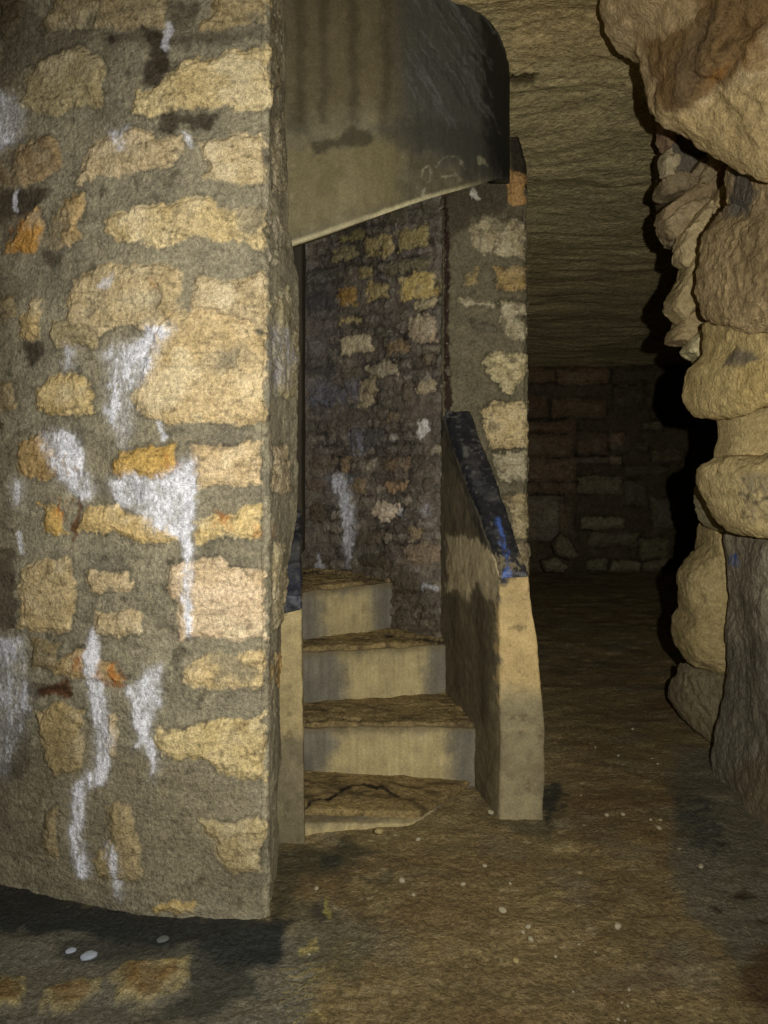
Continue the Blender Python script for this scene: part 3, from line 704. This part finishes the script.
offv = np.zeros((nB, 3)); offv[:, :2] = nn*.075; offv[:, 2] = .006
s = paint_band(G.reshape(-1, 3)); gn = grid_normals(G).reshape(-1, 3)
V = G.reshape(-1, 3)+gn*s.h[:, None]
bb = G[0]+offv; bt = G[-1]+offv
V2 = np.vstack([V, bb, bt]); s.c = np.vstack([s.c, s.c[:nB]*.9, s.c[-nB:]]); s.w = np.r_[s.w, s.w[:nB], s.w[-nB:]]
Bq = nvB*nB; T = Bq+nB; j = np.arange(nB-1); tr = (nvB-1)*nB
Q = np.vstack([gridq(nvB, nB), np.stack([Bq+j+1, Bq+j, T+j, T+j+1], 1), np.stack([tr+j, tr+j+1, T+j+1, T+j], 1), np.stack([j+1, j, Bq+j, Bq+j+1], 1)])
o = add('curved_panel', V2, Q, M_CONC, s, [[q*nB for q in range(nvB)]+[T, Bq], [q*nB+nB-1 for q in range(nvB)][::-1]+[Bq+nB-1, T+nB-1]])
tag(o, 'dark concrete curved panel with chalk scribbles and a pale lower edge')
# underside of the flight above the doorway
nS = 60; u = np.linspace(0, 1, nS); w_ = np.linspace(0, 1, 24)
outer = resample(bp, np.linspace(0, Lb, nS)); innr = np.array([-.9, 3.3])
Gs = np.zeros((24, nS, 3))
for k in range(nS):
    a = outer[k]; a2 = a[:2]+(innr-a[:2])*.06
    Gs[:, k, 0] = a2[0]+(innr[0]-a2[0])*w_*.95; Gs[:, k, 1] = a2[1]+(innr[1]-a2[1])*w_*.95; Gs[:, k, 2] = a[2]+.06+.06*w_
Vb = Gs.reshape(-1, 3); Vt = Vb+np.array([0, 0, .09])
sa = Surf(np.vstack([Vb, Vt]), (104, 96, 76), 3, 18, 77); sa.mottle(9, .3)
n_ = len(Vb); j = np.arange(nS-1); r0 = np.arange(23)
Q = [gridq(24, nS, 0), gridq(24, nS, n_, True), np.stack([j+1, j, n_+j, n_+j+1], 1), np.stack([23*nS+j, 23*nS+j+1, n_+23*nS+j+1, n_+23*nS+j], 1),
     np.stack([r0*nS, (r0+1)*nS, n_+(r0+1)*nS, n_+r0*nS], 1), np.stack([(r0+1)*nS+nS-1, r0*nS+nS-1, n_+r0*nS+nS-1, n_+(r0+1)*nS+nS-1], 1)]
add('flight_underside', np.vstack([Vb, Vt])+vec_noise(np.vstack([Vb, Vt]), .004, 8, 5), np.vstack(Q), M_CONC, sa)

# ================================================================== FLOOR
nx, ny = 560, 520
Yr = np.r_[np.linspace(-1.5, 1.35, 20, endpoint=False), np.geomspace(1.35, 9.2, ny)]
T_ = np.linspace(-1, 1, nx); T_ = np.sign(T_)*(np.abs(T_)*.62+np.abs(T_)**4*1.6)
G = np.zeros((len(Yr), nx, 3)); sc = np.maximum(Yr, 1.35)
G[..., 0] = T_[None, :]*sc[:, None]; G[..., 1] = Yr[:, None]
P = G.reshape(-1, 3)
s = Surf(P, (142, 124, 84), 9, 9, 51, 6, 16)
s.alpha((22, 44, 22), .3, .55, (206, 190, 146), .5, seed=85); s.alpha((5, 8, 5), .1, .45, (126, 120, 100), .5, seed=86); s.mottle((3, 5, 3), .34); s.mottle((14, 24, 14), .35, seed=62); s.mottle((60, 90, 60), .35, seed=63)
s.alpha((4, 7, 4), .1, .5, (112, 90, 56), .6); s.alpha((9, 16, 9), .25, .5, (164, 148, 104), .5, seed=73)
GR = (116, 114, 100); BK = (36, 42, 44)
s.patch([(-200,900),(120,915),(272,920),(330,935),(320,980),(300,1060),(250,1150),(-200,1150)], GR, 26, .85, wet=.4)
s.patch([(275,842),(350,838),(372,850),(350,872),(300,880),(282,930),(262,930)], (74,72,54), 16, .8, wet=.4)
s.patch([(285,900),(372,915),(375,960),(350,985),(300,960)], (98,94,72), 20, .6, wet=.4)
s.patch([(-200,850),(0,870),(60,886),(150,905),(270,912),(290,920),(280,960),(240,965),(200,948),(110,940),(90,930),(0,925),(-200,920)], BK, 14, .92, wet=.5)
s.patch([(60,935),(110,930),(200,948),(250,960),(255,990),(215,1010),(150,1008),(190,985),(186,958),(110,962),(60,955)], (52,56,52), 14, .7, wet=.4)
s.patch([(312,905),(335,898),(338,915),(318,920)], BK, 8, .6); s.patch([(318,850),(350,850),(345,866),(322,864)], (50,54,46), 8, .7)
s.patch([(360,872),(392,870),(392,884),(365,886)], (60,62,52), 8, .5)
for pl in ([(104,970),(128,962),(186,958),(186,968),(168,985),(142,998),(112,994)], [(44,976),(72,970),(96,972),(98,984),(70,1004),(46,1002)], [(-10,968),(22,970),(22,998),(-10,1004)]):
    s.patch(pl, (192,174,120), 6, .85, .010, lace=.25)
    c_ = np.mean(pl, 0); s.patch([tuple(c_+(np.array(q)-c_)*.72) for q in pl], (124,92,48), 5, .8, .004, lace=.2)
for q in range(9):
    yy = 962+q*7; s.stroke([(282+rng.uniform(-4,4), yy+6), (310, yy-2+rng.uniform(-3,3)), (330+rng.uniform(-8,8), yy+rng.uniform(-3,3))], 1.6, (170,152,88), 2, .6, .004)
s.patch([(328,899),(336,896),(333,918),(328,916)], (168,156,90), 3, .8); s.patch([(303,946),(316,937),(320,942),(306,952)], (172,158,98), 3, .8)
s.patch([(530,892),(545,884),(555,886),(552,898),(532,904)], (178,162,100), 5, .7, .004, lace=.4)
s.patch([(672,745),(722,745),(900,860),(900,985),(760,945),(735,975),(720,940),(682,905),(672,860)], (112,108,90), 18, .85, wet=.4)
s.patch([(674,785),(692,790),(724,812),(735,850),(712,858),(690,846),(678,820)], (56,62,60), 16, .75, wet=.5, lace=.4)
s.patch([(735,965),(760,945),(900,960),(900,1020),(740,1000)], (84,64,42), 12, .8)
for q in ((742,890),(762,918),(722,905),(727,840)): s.patch([(q[0]-9,q[1]-2),(q[0],q[1]-5),(q[0]+8,q[1]),(q[0],q[1]+4)], (56,44,28), 3, .8, -.006)
s.patch([(538,790),(562,780),(566,805),(545,822)], (44,50,48), 8, .8, wet=.5)
s.patch([(490,812),(548,815),(555,830),(495,830)], (84,80,60), 8, .6, wet=.4)
s.patch([(620,800),(665,790),(665,850),(640,852)], (150,132,84), 12, .35, .003, lace=.7)
s.patch([(480,830),(560,860),(600,1000),(500,1150),(340,1150),(360,960)], (132,112,74), 40, .4)
s.patch([(560,680),(680,690),(675,1150),(600,1150),(580,800)], (112,90,56), 40, .4)
relief = .014*fbm(P, (2.2, 3, 1), 3, 52)+.009*fbm(P, (9, 13, 1), 4, 53)+.004*ridged(P, (22, 44, 1), 3, 54)
P2 = P.copy(); P2[:, 2] = relief*sst(0.2, 1.2, P[:, 1])-.012+s.h
s.w = np.maximum(s.w, .12)
o = mesh_obj('floor', P2, gridq(len(Yr), nx), M_MUD, s.c, s.w)
tag(o, kind='structure')

# ================================================================== CEILING
nx, ny = 420, 460
Yr = np.r_[np.linspace(-1.5, 2.0, 16, endpoint=False), np.geomspace(2.0, 9.2, ny)]
T_ = np.linspace(-1, 1, nx); T_ = np.sign(T_)*(np.abs(T_)*.9+np.abs(T_)**4*.9)
G = np.zeros((len(Yr), nx, 3)); sc = np.maximum(Yr, 2.0)
G[..., 0] = T_[None, :]*sc[:, None]; G[..., 1] = Yr[:, None]
P = G.reshape(-1, 3)
zc = np.interp(P[:, 1], [-2, 3.0, 3.6, 8.3, 10], [3.06, 3.06, 2.96, 2.19, 2.0])
PC = P.copy(); PC[:, 2] = zc
wp = P+np.stack([.0*P[:, 0], .25*fbm(P, (1.2, 1.2, 1), 3, 62), 0*P[:, 0]], 1)
h = .030*fbm(wp, (.9, 3.2, 1), 4, 63)+.014*ridged(wp, (2.2, 9, 1), 4, 64)+.006*fbm(wp, (8, 26, 1), 4, 65)
s = Surf(PC, (190, 174, 126), 6, 9, 61)
s.mottle((1.2, 5, 3), .22); s.mottle((5, 18, 5), .25, seed=62); s.alpha((2, 9, 2), .25, .6, (206, 190, 140), .5); s.alpha((3, 14, 2), .3, .6, (130, 116, 82), .5, seed=74)
s.patch([(430,-20),(640,-20),(640,60),(520,70),(500,20)], (196,168,116), 40, .5)
s.patch([(508,68),(520,74),(540,78),(534,88),(515,86),(508,80)], (60,52,36), 4, .8, .02)
s.patch([(620,82),(624,84),(624,90),(621,90)], (20,18,14), 2, .9, .02)
PC[:, 2] += h+s.h
o = mesh_obj('ceiling', PC, gridq(len(Yr), nx, 0, True), M_FAR, s.c, s.w)
tag(o, kind='structure')

# ================================================================== FAR WALL
far = []
B3 = lambda *p: Z(4.267, 520, 340, p)
for q, c in (((15,120,150,185),(110,88,60)), ((160,120,380,185),(118,92,62)), ((15,240,130,330),(96,76,54)), ((140,250,370,330),(100,80,56)), ((15,345,240,395),(104,82,58)),
             ((15,400,235,500),(112,92,66)), ((250,400,380,490),(98,80,58)), ((385,395,445,455),(128,98,72)), ((15,508,235,600),(118,98,72)), ((15,608,230,658),(108,90,66)),
             ((15,668,180,850),(126,114,92)), ((245,585,440,655),(120,108,82)), ((240,500,380,525),(110,96,74)), ((385,495,430,525),(140,122,92)), ((270,755,445,800),(132,124,92)),
             ((170,700,235,830),(98,84,62)), ((560,670,695,800),(98,94,74)), ((450,540,640,580),(84,78,60)), ((560,470,700,520),(98,86,60)), ((390,440,540,480),(86,78,60)),
             ((520,350,600,385),(96,90,64)), ((300,820,500,880),(98,92,66)), ((510,850,640,940),(100,94,66)), ((290,940,370,985),(118,112,84)), ((390,945,510,985),(128,118,88)), ((525,945,640,985),(110,102,76)),
             ((450,600,545,700),(88,84,66)), ((400,200,540,300),(70,62,46)), ((560,220,700,330),(66,58,44)), ((400,120,690,190),(66,56,42))):
    x0, y0, x1, y1 = q; far.append((B3((x0,y0+3),((x0+x1)/2,y0),(x1,y0+2),(x1,y1),((x0+x1)/2,y1+2),(x0,y1)), c))
for r in range(12):
    y0 = 350+r*19; x = 515
    while x > -250:
        w = rng.uniform(25, 60); far.append(([(x-w,y0),(x-3,y0),(x-3,y0+16),(x-w,y0+16)], (100+rng.randint(25),84+rng.randint(20),62))); x -= w+3
    x = 690
    while x < 900:
        w = rng.uniform(25, 60); far.append(([(x+3,y0),(x+w,y0),(x+w,y0+16),(x+3,y0+16)], (90,80,60))); x += w+3
def paint_far(P):
    s = Surf(P, (92, 82, 62), 2.5, 4, 81, 1.6, 6.)
    s.mottle(3, .3); s.mottle(12, .3, seed=62)
    for pl, c in far: s.stone(pl, tuple(np.array(c)*.95+np.array((60,52,38))*.45), .045, 2.2, .85)
    s.h += .02*fbm(P, 5, 4, 83)
    return s
xs = np.linspace(-6, 6, 620); zf = np.linspace(-.05, 2.6, 200)
G = np.zeros((len(zf), len(xs), 3)); G[..., 0] = xs; G[..., 1] = 8.25; G[..., 2] = zf[:, None]
o = wall_slab('wall_back', G, paint_far, M_FAR, (0, .4, 0)); tag(o, kind='structure')

# ================================================================== RIGHT ROCK WALL
def paint_rw(P):
    s = Surf(P, (160, 150, 126), 4, 12, 91)
    s.mottle((7, 7, 3), .35, (1, 1, .9)); s.mottle((30, 30, 14), .35, seed=62); s.alpha(12, .15, .5, (86, 80, 66), .6)
    s.alpha((6, 6, 3), .2, .6, (150, 134, 98), .5, seed=76)
    s.patch([(715,640),(900,640),(900,790),(715,790)], (118,112,98), 30, .6)
    s.patch([(732,770),(900,700),(900,900),(760,860)], (126,108,80), 18, .7)
    s.patch([(728,557),(736,554),(742,558),(740,566),(729,566)], (70,104,176), 4, .9, lace=.5)
    s.h = .03*fbm(P, 4, 4, 92)+.006*(ridged(P, (10, 6, 7), 3, 93)-.4)+.006*fbm(P, 30, 4, 94)
    return s
rp = smooth_plan([(1.75,3.52),(1.60,3.42),(1.475,3.33),(1.455,3.1),(1.435,2.87),(1.46,2.3),(1.5,1.6),(1.5,.8),(1.6,-.5)], 8)[::-1]
Lr = arclen(rp); iR = Lr-1.25
rq = resample(rp, np.r_[np.linspace(0, iR, 60, endpoint=False), np.linspace(iR, Lr, 230)])
zr = np.linspace(-.06, 1.32, 300)
G = np.zeros((len(zr), len(rq), 3)); G[..., 0] = rq[:, 0]; G[..., 1] = rq[:, 1]; G[..., 2] = zr[:, None]
G[..., 0] -= .05*sst(.4, 0, G[..., 2])
o = wall_slab('wall_right', G, paint_rw, M_ROCK, (.55, .05, 0), flip=True); tag(o, kind='structure')
up = resample([(2.1,3.75),(1.80,3.62),(1.76,3.2),(1.75,1.6),(1.8,-.8)][::-1], np.linspace(0, 4.8, 150))
G = np.zeros((110, 150, 3)); G[..., 0] = up[:, 0]; G[..., 1] = up[:, 1]; G[..., 2] = np.linspace(1.25, 3.2, 110)[:, None]
def paint_up(P):
    s = Surf(P, (176, 156, 116), 4, 6, 195); s.mottle((3, 3, 7), .3); s.mottle(14, .3, seed=62)
    s.h = .03*fbm(P, (3, 3, 6), 4, 196)+.01*ridged(P, (6, 6, 12), 3, 197); return s
o = wall_slab('wall_right_upper', G, paint_up, M_ROCK, (.4, .05, 0), flip=True); tag(o, kind='structure')
# quarry side running on towards the far wall, mostly in darkness
def paint_rw2(P):
    s = Surf(P, (110, 100, 80), 4, 6, 95); s.mottle(3, .3); s.mottle(14, .3, seed=62)
    s.h = .10*fbm(P, 1.6, 4, 96)+.05*ridged(P, (3, 3, 6), 3, 97); return s
q2 = resample([(3.75,8.5),(3.3,6.6),(2.6,5.0),(2.05,3.9),(2.0,3.3),(2.0,1.6),(2.1,-.8)], np.linspace(0, 9.3, 220))[::-1]
G = np.zeros((140, 220, 3)); G[..., 0] = q2[:, 0]; G[..., 1] = q2[:, 1]; G[..., 2] = np.linspace(-.05, 3.3, 140)[:, None]
o = wall_slab('wall_right_rear', G, paint_rw2, M_ROCK, (.5, .2, 0), flip=True); tag(o, kind='structure')
# left side and rear closing the gallery
def paint_gen(P):
    s = Surf(P, (120, 108, 82), 4, 6, 98); s.mottle(2, .3); s.mottle(14, .3, seed=62)
    s.h = .08*fbm(P, 1.6, 4, 99)+.03*ridged(P, (3, 3, 6), 3, 100); return s
G = np.zeros((90, 160, 3)); q3 = resample([(-4.6,8.6),(-4.5,6.),(-4.4,3.),(-4.4,-1.6)], np.linspace(0, 10.2, 160))
G[..., 0] = q3[:, 0]; G[..., 1] = q3[:, 1]; G[..., 2] = np.linspace(-.05, 3.3, 90)[:, None]
o = wall_slab('wall_left_outer', G, paint_gen, M_ROCK, (-.4, 0, 0), flip=False); tag(o, kind='structure')

# ================================================================== ROCKS on the right
A1 = lambda *p: Z(4.571, 600, 0, p); A2 = lambda *p: Z(4.656, 640, 110, p); A3 = lambda *p: Z(3.94, 640, 300, p)
RT = (206, 182, 136)
def p_over(s):
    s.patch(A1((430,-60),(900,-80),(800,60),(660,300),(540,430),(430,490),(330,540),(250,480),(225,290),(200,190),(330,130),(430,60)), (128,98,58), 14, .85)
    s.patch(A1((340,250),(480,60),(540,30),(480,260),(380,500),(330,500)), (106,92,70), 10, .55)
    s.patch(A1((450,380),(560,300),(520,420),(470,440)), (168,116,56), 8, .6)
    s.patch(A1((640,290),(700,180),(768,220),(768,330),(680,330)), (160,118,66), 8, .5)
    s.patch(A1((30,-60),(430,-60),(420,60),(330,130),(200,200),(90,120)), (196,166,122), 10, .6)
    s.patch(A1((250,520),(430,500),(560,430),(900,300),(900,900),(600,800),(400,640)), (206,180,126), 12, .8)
    for k in range(14):
        a = rng.uniform(0, 1); x = 665+a*60; y = 95-a*80+rng.uniform(0, 40)
        s.stroke([(x, y), (x+12, y-16), (x+20, y-34)], 1.5, (86,66,40), 2, .5)
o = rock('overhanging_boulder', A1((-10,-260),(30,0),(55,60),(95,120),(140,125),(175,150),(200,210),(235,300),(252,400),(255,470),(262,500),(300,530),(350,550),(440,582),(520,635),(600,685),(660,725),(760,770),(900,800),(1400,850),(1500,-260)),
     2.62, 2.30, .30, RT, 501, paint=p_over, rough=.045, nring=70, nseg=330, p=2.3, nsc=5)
tag(o, 'huge tan and brown boulder jutting from the right under the ceiling', 'boulder')
def p_mid(s):
    s.patch(A2((430,255),(520,320),(535,400),(520,470),(440,490),(380,480),(420,380),(430,320)), (100,96,88), 10, .9)  # shaded hollow painted on as grey, not carved out
    s.patch(A2((400,500),(900,400),(900,900),(500,900)), (138,118,84), 30, .5)
o = rock('pitted_rock', A2((385,492),(432,462),(440,380),(430,235),(520,215),(900,100),(1100,200),(1100,1000),(600,1040),(330,980),(305,900),(287,850),(300,760),(300,640),(312,565),(370,510),(375,460)),
     3.2, 2.55, .16, (186,162,118), 502, paint=p_mid, rough=.04, nring=60, nseg=280, p=3)
tag(o, 'rough pitted rock face below the overhanging boulder, right of the dark vertical crack', 'rock')
def p_led(s):
    s.patch(A3((310,260),(360,210),(430,200),(470,235),(400,270)), (104,98,88), 8, .8)
    s.patch(A3((380,260),(900,230),(900,420),(380,440)), (214,186,118), 10, .5)
o = rock('ledge_block', A3((200,380),(205,300),(215,265),(250,240),(290,200),(285,130),(275,80),(504,55),(900,50),(950,200),(900,400),(504,420),(420,440),(330,467),(250,462),(215,430)),
     3.22, 2.65, .2, (206,182,124), 503, paint=p_led, rough=.022, nring=50, nseg=240, p=3.2)
tag(o, 'pale yellow jutting limestone block with a grey patch, below the pitted rock face', 'rock')
o = rock('flat_block', A3((325,455),(504,415),(900,410),(900,625),(504,625),(318,630),(322,590),(335,540)), 3.27, 2.9, .12, (200,178,124), 504, rough=.008, p=5, nring=34, nseg=200)
tag(o, 'smooth pale recessed block between the jutting ledge and the rounded block', 'rock')
def p_rnd(s):
    s.patch(A3((380,700),(900,650),(900,900),(504,900),(420,860),(390,800)), (150,140,116), 10, .6, lace=.5)
    for k in range(30):
        x, y = A3((rng.uniform(380, 700), rng.uniform(700, 880)))[0]; s.patch([(x-2,y-1.5),(x+2,y-1.5),(x+2,y+1.5),(x-2,y+1.5)], (84,78,66), 2, .7, -.01)
o = rock('rounded_block', A3((245,690),(250,665),(270,645),(320,622),(504,605),(900,600),(950,800),(900,960),(504,938),(420,930),(370,910),(330,880),(295,825),(260,755)),
     3.2, 2.78, .2, (204,182,128), 505, paint=p_rnd, rough=.022, nring=50, nseg=240, p=2.6)
tag(o, 'large rounded tan block with a pitted grey patch, above the blue paint mark', 'rock')
C8 = lambda *p: Z(2.44, 520, 380, p)
o = rock('leaning_stone', C8((455,345),(510,340),(515,700),(480,712),(415,695),(385,650),(385,600),(405,570),(395,520),(400,470),(430,430),(450,400)), 3.62, 3.55, .16, (184,164,114), 506, rough=.022, nring=40, nseg=200, p=3, pxr=(680, 725))
tag(o, 'tall tan upright stone left of the thin dark crack', 'rock')
o = rock('foot_stone', C8((400,695),(500,700),(500,900),(440,864),(395,825),(372,785),(375,750),(388,720)), 3.80, 3.52, .13, (140,128,98), 507, rough=.028, nring=36, nseg=180, p=2.8, pxr=(676, 722))
tag(o, 'grey weathered stone at floor level under the tall upright stone', 'rock')
chip = [
 ('wedge_stone', A2((92,80),(155,105),(145,150),(125,180),(98,130)), 3.45, .05, (150,122,92), 'small pinkish stone tucked highest under the overhanging boulder'),
 ('flat_stone', A2((140,105),(270,145),(270,260),(200,300),(145,310),(160,230),(130,170)), 3.52, .05, (108,98,82), 'dark grey slab set back under the overhanging boulder'),
 ('wedge_stone', A2((105,300),(110,215),(138,188),(165,235),(150,305)), 3.40, .05, (184,168,130), 'pale upright chip at the left edge below the dark grey slab'),
 ('flat_stone', A2((98,380),(98,340),(150,312),(220,315),(265,260),(300,300),(285,345),(200,385),(130,392)), 3.45, .10, (140,122,90), 'grey brown flat stone just below the pale upright chip'),
 ('flat_stone', A2((102,490),(103,455),(160,425),(225,375),(320,330),(345,270),(430,245),(440,290),(350,385),(290,440),(225,450),(140,505)), 3.42, .10, (152,130,94), 'long slanting stone running up towards the grey hollow'),
 ('flat_stone', A2((108,560),(110,520),(150,495),(230,452),(300,440),(300,470),(250,515),(200,560),(150,590)), 3.40, .10, (162,142,104), 'tan slanting stone below the long slanting one'),
 ('flat_stone', A2((120,610),(150,575),(200,555),(190,600),(165,630),(130,625)), 3.48, .07, (128,112,86), 'small grey stone above the biggest black gap'),
 ('pointed_stone', A2((170,640),(205,575),(262,510),(310,460),(352,500),(305,560),(295,635),(222,698),(185,682)), 3.30, .08, (188,168,122), 'pale pointed stone left of the top of the dark crack'),
 ('wedge_stone', A2((328,470),(335,430),(380,372),(420,345),(432,380),(412,440),(370,492),(345,485)), 3.30, .07, (172,150,106), 'tan wedge between the dark crack and the grey hollow'),
 ('wedge_stone', A2((262,340),(295,285),(335,212),(390,235),(350,300),(300,345)), 3.38, .07, (150,132,96), 'tan wedge high in the stack touching the boulder underside'),
 ('pointed_stone', A2((225,720),(300,645),(302,740),(283,820),(245,900),(192,948),(142,905),(150,870),(185,815)), 3.30, .10, (176,156,110), 'leaning flake of tan stone left of the dark vertical crack'),
 ('stone_chip', A2((184,785),(190,755),(206,738),(206,765),(195,788)), 3.40, .03, (170,146,110), 'tiny pinkish chip at the edge of the biggest black gap'),
 ('flat_stone', A3((122,150),(128,120),(150,100),(195,45),(250,15),(290,60),(300,110),(290,150),(205,160)), 3.36, .10, (164,144,102), 'brown topped stone just above the pale jutting corner chip'),
 ('pointed_stone', A3((183,198),(205,160),(290,100),(305,150),(295,205),(245,237)), 3.28, .08, (186,172,128), 'pale greyish pointed corner stone over the jutting yellow block'),
 ('wedge_stone', A3((232,800),(238,765),(255,745),(300,815),(345,880),(330,900),(275,880),(245,840)), 3.45, .08, (176,164,124), 'small pale stone wedged left of the rounded block'),
]
for k, (nm, pl, Y, th, c, lab) in enumerate(chip):
    m_ = np.mean(pl, 0); pl = [tuple(m_+(np.array(q)-m_)*np.array([1.10, 1.30])) for q in pl]
    o = rock(nm, pl, Y, Y-.02, th*.8, tuple(np.array(c)+12), 520+k*3, rough=.022, nring=24, nseg=110, p=5.5, nsc=11, back=1.3, pxr=(655, 735))
    tag(o, lab+', right side', 'stone', 'stacked stones under the right overhang')
o = rock('rock_core', A2((110,150),(400,130),(900,200),(1000,900),(330,1000),(230,900),(280,760),(300,640),(220,560),(150,520),(130,400)), 3.75, 3.6, .12, (120,106,82), 580, rough=.03, nring=24, nseg=120, p=4, back=2.5)
tag(o, 'dark rock glimpsed in the cracks behind the stacked small stones on the right', 'rock')
# fallen slabs at the foot of the far wall
for k, (pl, Y, lab) in enumerate((([(552,545),(560,532),(572,541),(580,556),(570,561),(556,556)], 7.9, 'small dark slab leaning against the far wall near its left end'),
                                  ([(540,560),(556,556),(566,565),(562,572),(544,572)], 7.8, 'dark broken stone lying on the floor before the far wall'))):
    o = rock('fallen_stone', pl, Y, Y, .12, (130,118,92), 590+k, mat=M_FAR, rough=.03, nring=14, nseg=50, pxr=(540, 700))
    tag(o, lab, 'stone', 'fallen stones by the far wall')

# ================================================================== PEBBLES
def pebble_mesh(seed):
    nu, nv = 20, 12; V = []
    for i in range(nv):
        a = math.pi*i/(nv-1)
        for j in range(nu):
            b_ = 2*math.pi*j/nu; V.append((math.sin(a)*math.cos(b_), math.sin(a)*math.sin(b_), math.cos(a)))
    V = np.array(V); d = 1+.28*fbm(V, 1.4, 3, seed); V = V*d[:, None]*np.array([1, .8, .62])
    V[:, 2] -= V[:, 2].min(); V[:, 2] -= .25*V[:, 2].max()*0
    i = np.arange(nv-1)[:, None]*nu; j = np.arange(nu)[None, :]; jn = (j+1) % nu
    return V, np.stack([i+j, i+nu+j, i+nu+jn, i+jn], -1).reshape(-1, 4)
P5 = Z(2.56, 260, 780, ((363,247),(393,283),(520,257),(575,210),(405,143),(620,322),(687,365),(673,378),(693,396),(655,450),(145,268),(305,145),(640,255),(125,435),(105,327),(350,410),(757,440),(590,74)))
S5 = (8,5,6,5,6,9,7,5,7,8,6,9,4,4,3,3,4,7)
P6 = Z(3.69, 560, 860, ((213,228),(70,210),(70,295),(130,322),(215,570),(255,460),(250,520),(228,508),(240,575),(48,468)))
S6 = (9,4,3,3,4,5,4,3,3,3)
P4 = Z(3.69, 560, 700, ((172,412),(232,410),(292,490),(335,430),(370,432),(365,460),(300,530),(78,343),(360,225),(340,205),(440,540),(520,600),(268,98),(764,450),(215,195),(130,165)))
S4 = (5,6,6,5,5,6,5,4,3,2.5,5,7,3,4,3,3)
special = {5: 'largest white pebble on the mud, in front of the right low wall', 0: 'pale oval pebble on the mud in front of the bottom step', 11: 'pale yellow lump at the right end of the bottom step edge',
           9: 'yellowish pebble nearest the camera in the middle of the floor', 18: 'round white pebble beside a small dark hollow, lower right of the floor',
           6: 'highest pebble of the close group of three below the right low wall', 7: 'leftmost pebble of the close group of three below the right low wall', 8: 'lowest pebble of the close group of three below the right low wall',
           10: 'pale pebble on the damp floor beside the left wall foot', 17: 'small white stone against the inner foot of the right low wall'}
allp = list(zip(P5, S5))+list(zip(P6, S6))+list(zip(P4, S4))
bases = []
for k in range(3):
    V, Q = pebble_mesh(900+k)
    c = lin((172, 162, 132) if k != 1 else (170, 152, 104)); col = np.tile(c, (len(V), 1))*(1+.2*fbm(V, 2, 2, k))[:, None]
    bases.append((V, Q, col))
protos = [None]*3
for k, ((px, py), sz) in enumerate(allp):
    t = on_floor(px, py+sz*.3); b_ = 1 if k in (9, 11) else (k % 2)*2
    if protos[b_] is None:
        V, Q, col = bases[b_]; ob = mesh_obj('pebble', V, Q, M_PEB, col); protos[b_] = ob
    else:
        ob = protos[b_].copy(); COL.objects.link(ob)
    rad = sz*.5/F*t[1]
    ob.scale = (rad, rad, rad); ob.rotation_euler = (0, 0, rng.uniform(0, 6.28))
    ob.location = (t[0], t[1], -.012 if k != 11 else .02)
    lab = special.get(k, 'tiny pale pebble scattered on the brown mud floor right of the stairs' if px > 540 else 'tiny pale pebble scattered on the mud floor before the stairs')
    tag(ob, lab, 'pebble', 'pale pebbles on the mud floor')
for k, ((px, py), sz, lab) in enumerate((((71, 948), 11, 'smaller bluish white stone in the dark wet floor below the left wall'), ((89, 954), 17, 'bigger bluish white stone in the dark wet floor below the left wall'), ((163, 937), 13, 'half buried grey stone in the black wet strip below the left wall'))):
    V, Q, _ = bases[0]; col = np.tile(lin((170, 178, 190) if k < 2 else (104, 106, 104)), (len(V), 1))
    t = on_floor(px, py); rad = sz*.5/F*t[1]
    ob = mesh_obj('flat_pebble', V*np.array([1, .9, .55]), Q, M_PEB, col, np.full(len(V), .5)); ob.scale = (rad, rad, rad); ob.location = (t[0], t[1], -.012); ob.rotation_euler = (0, 0, .4)
    tag(ob, lab, 'stone', 'stones in the wet floor by the left wall')

# ================================================================== LIGHT, CAMERA, LOOK
sc = bpy.context.scene
ld = bpy.data.lights.new('hand_torch', 'SPOT'); ld.energy = 225; ld.color = (1, .975, .92); ld.spot_size = math.radians(112); ld.spot_blend = 1.0; ld.shadow_soft_size = .012
lo = bpy.data.objects.new('hand_torch', ld); COL.objects.link(lo); lo.location = (.20, .02, 1.46)
from mathutils import Vector
tgt = Vector((-.10, 3.0, 1.30)); lo.rotation_euler = (tgt-lo.location).to_track_quat('-Z', 'Y').to_euler()
w = bpy.data.worlds.new('World'); sc.world = w; w.use_nodes = True
w.node_tree.nodes['Background'].inputs[0].default_value = (.02, .02, .018, 1); w.node_tree.nodes['Background'].inputs[1].default_value = .2
cd = bpy.data.cameras.new('Camera'); cd.sensor_width = 36; cd.sensor_fit = 'AUTO'; cd.lens = F/1024*36
cd.shift_y = -(512-HY)/1024; cd.clip_start = .02
co = bpy.data.objects.new('Camera', cd); COL.objects.link(co); co.location = (0, 0, EYE); co.rotation_euler = (math.pi/2, 0, 0)
sc.camera = co
vs = sc.view_settings; vs.view_transform = 'Standard'; vs.look = 'None'; vs.gamma = 1; vs.exposure = .25; vs.use_curve_mapping = False
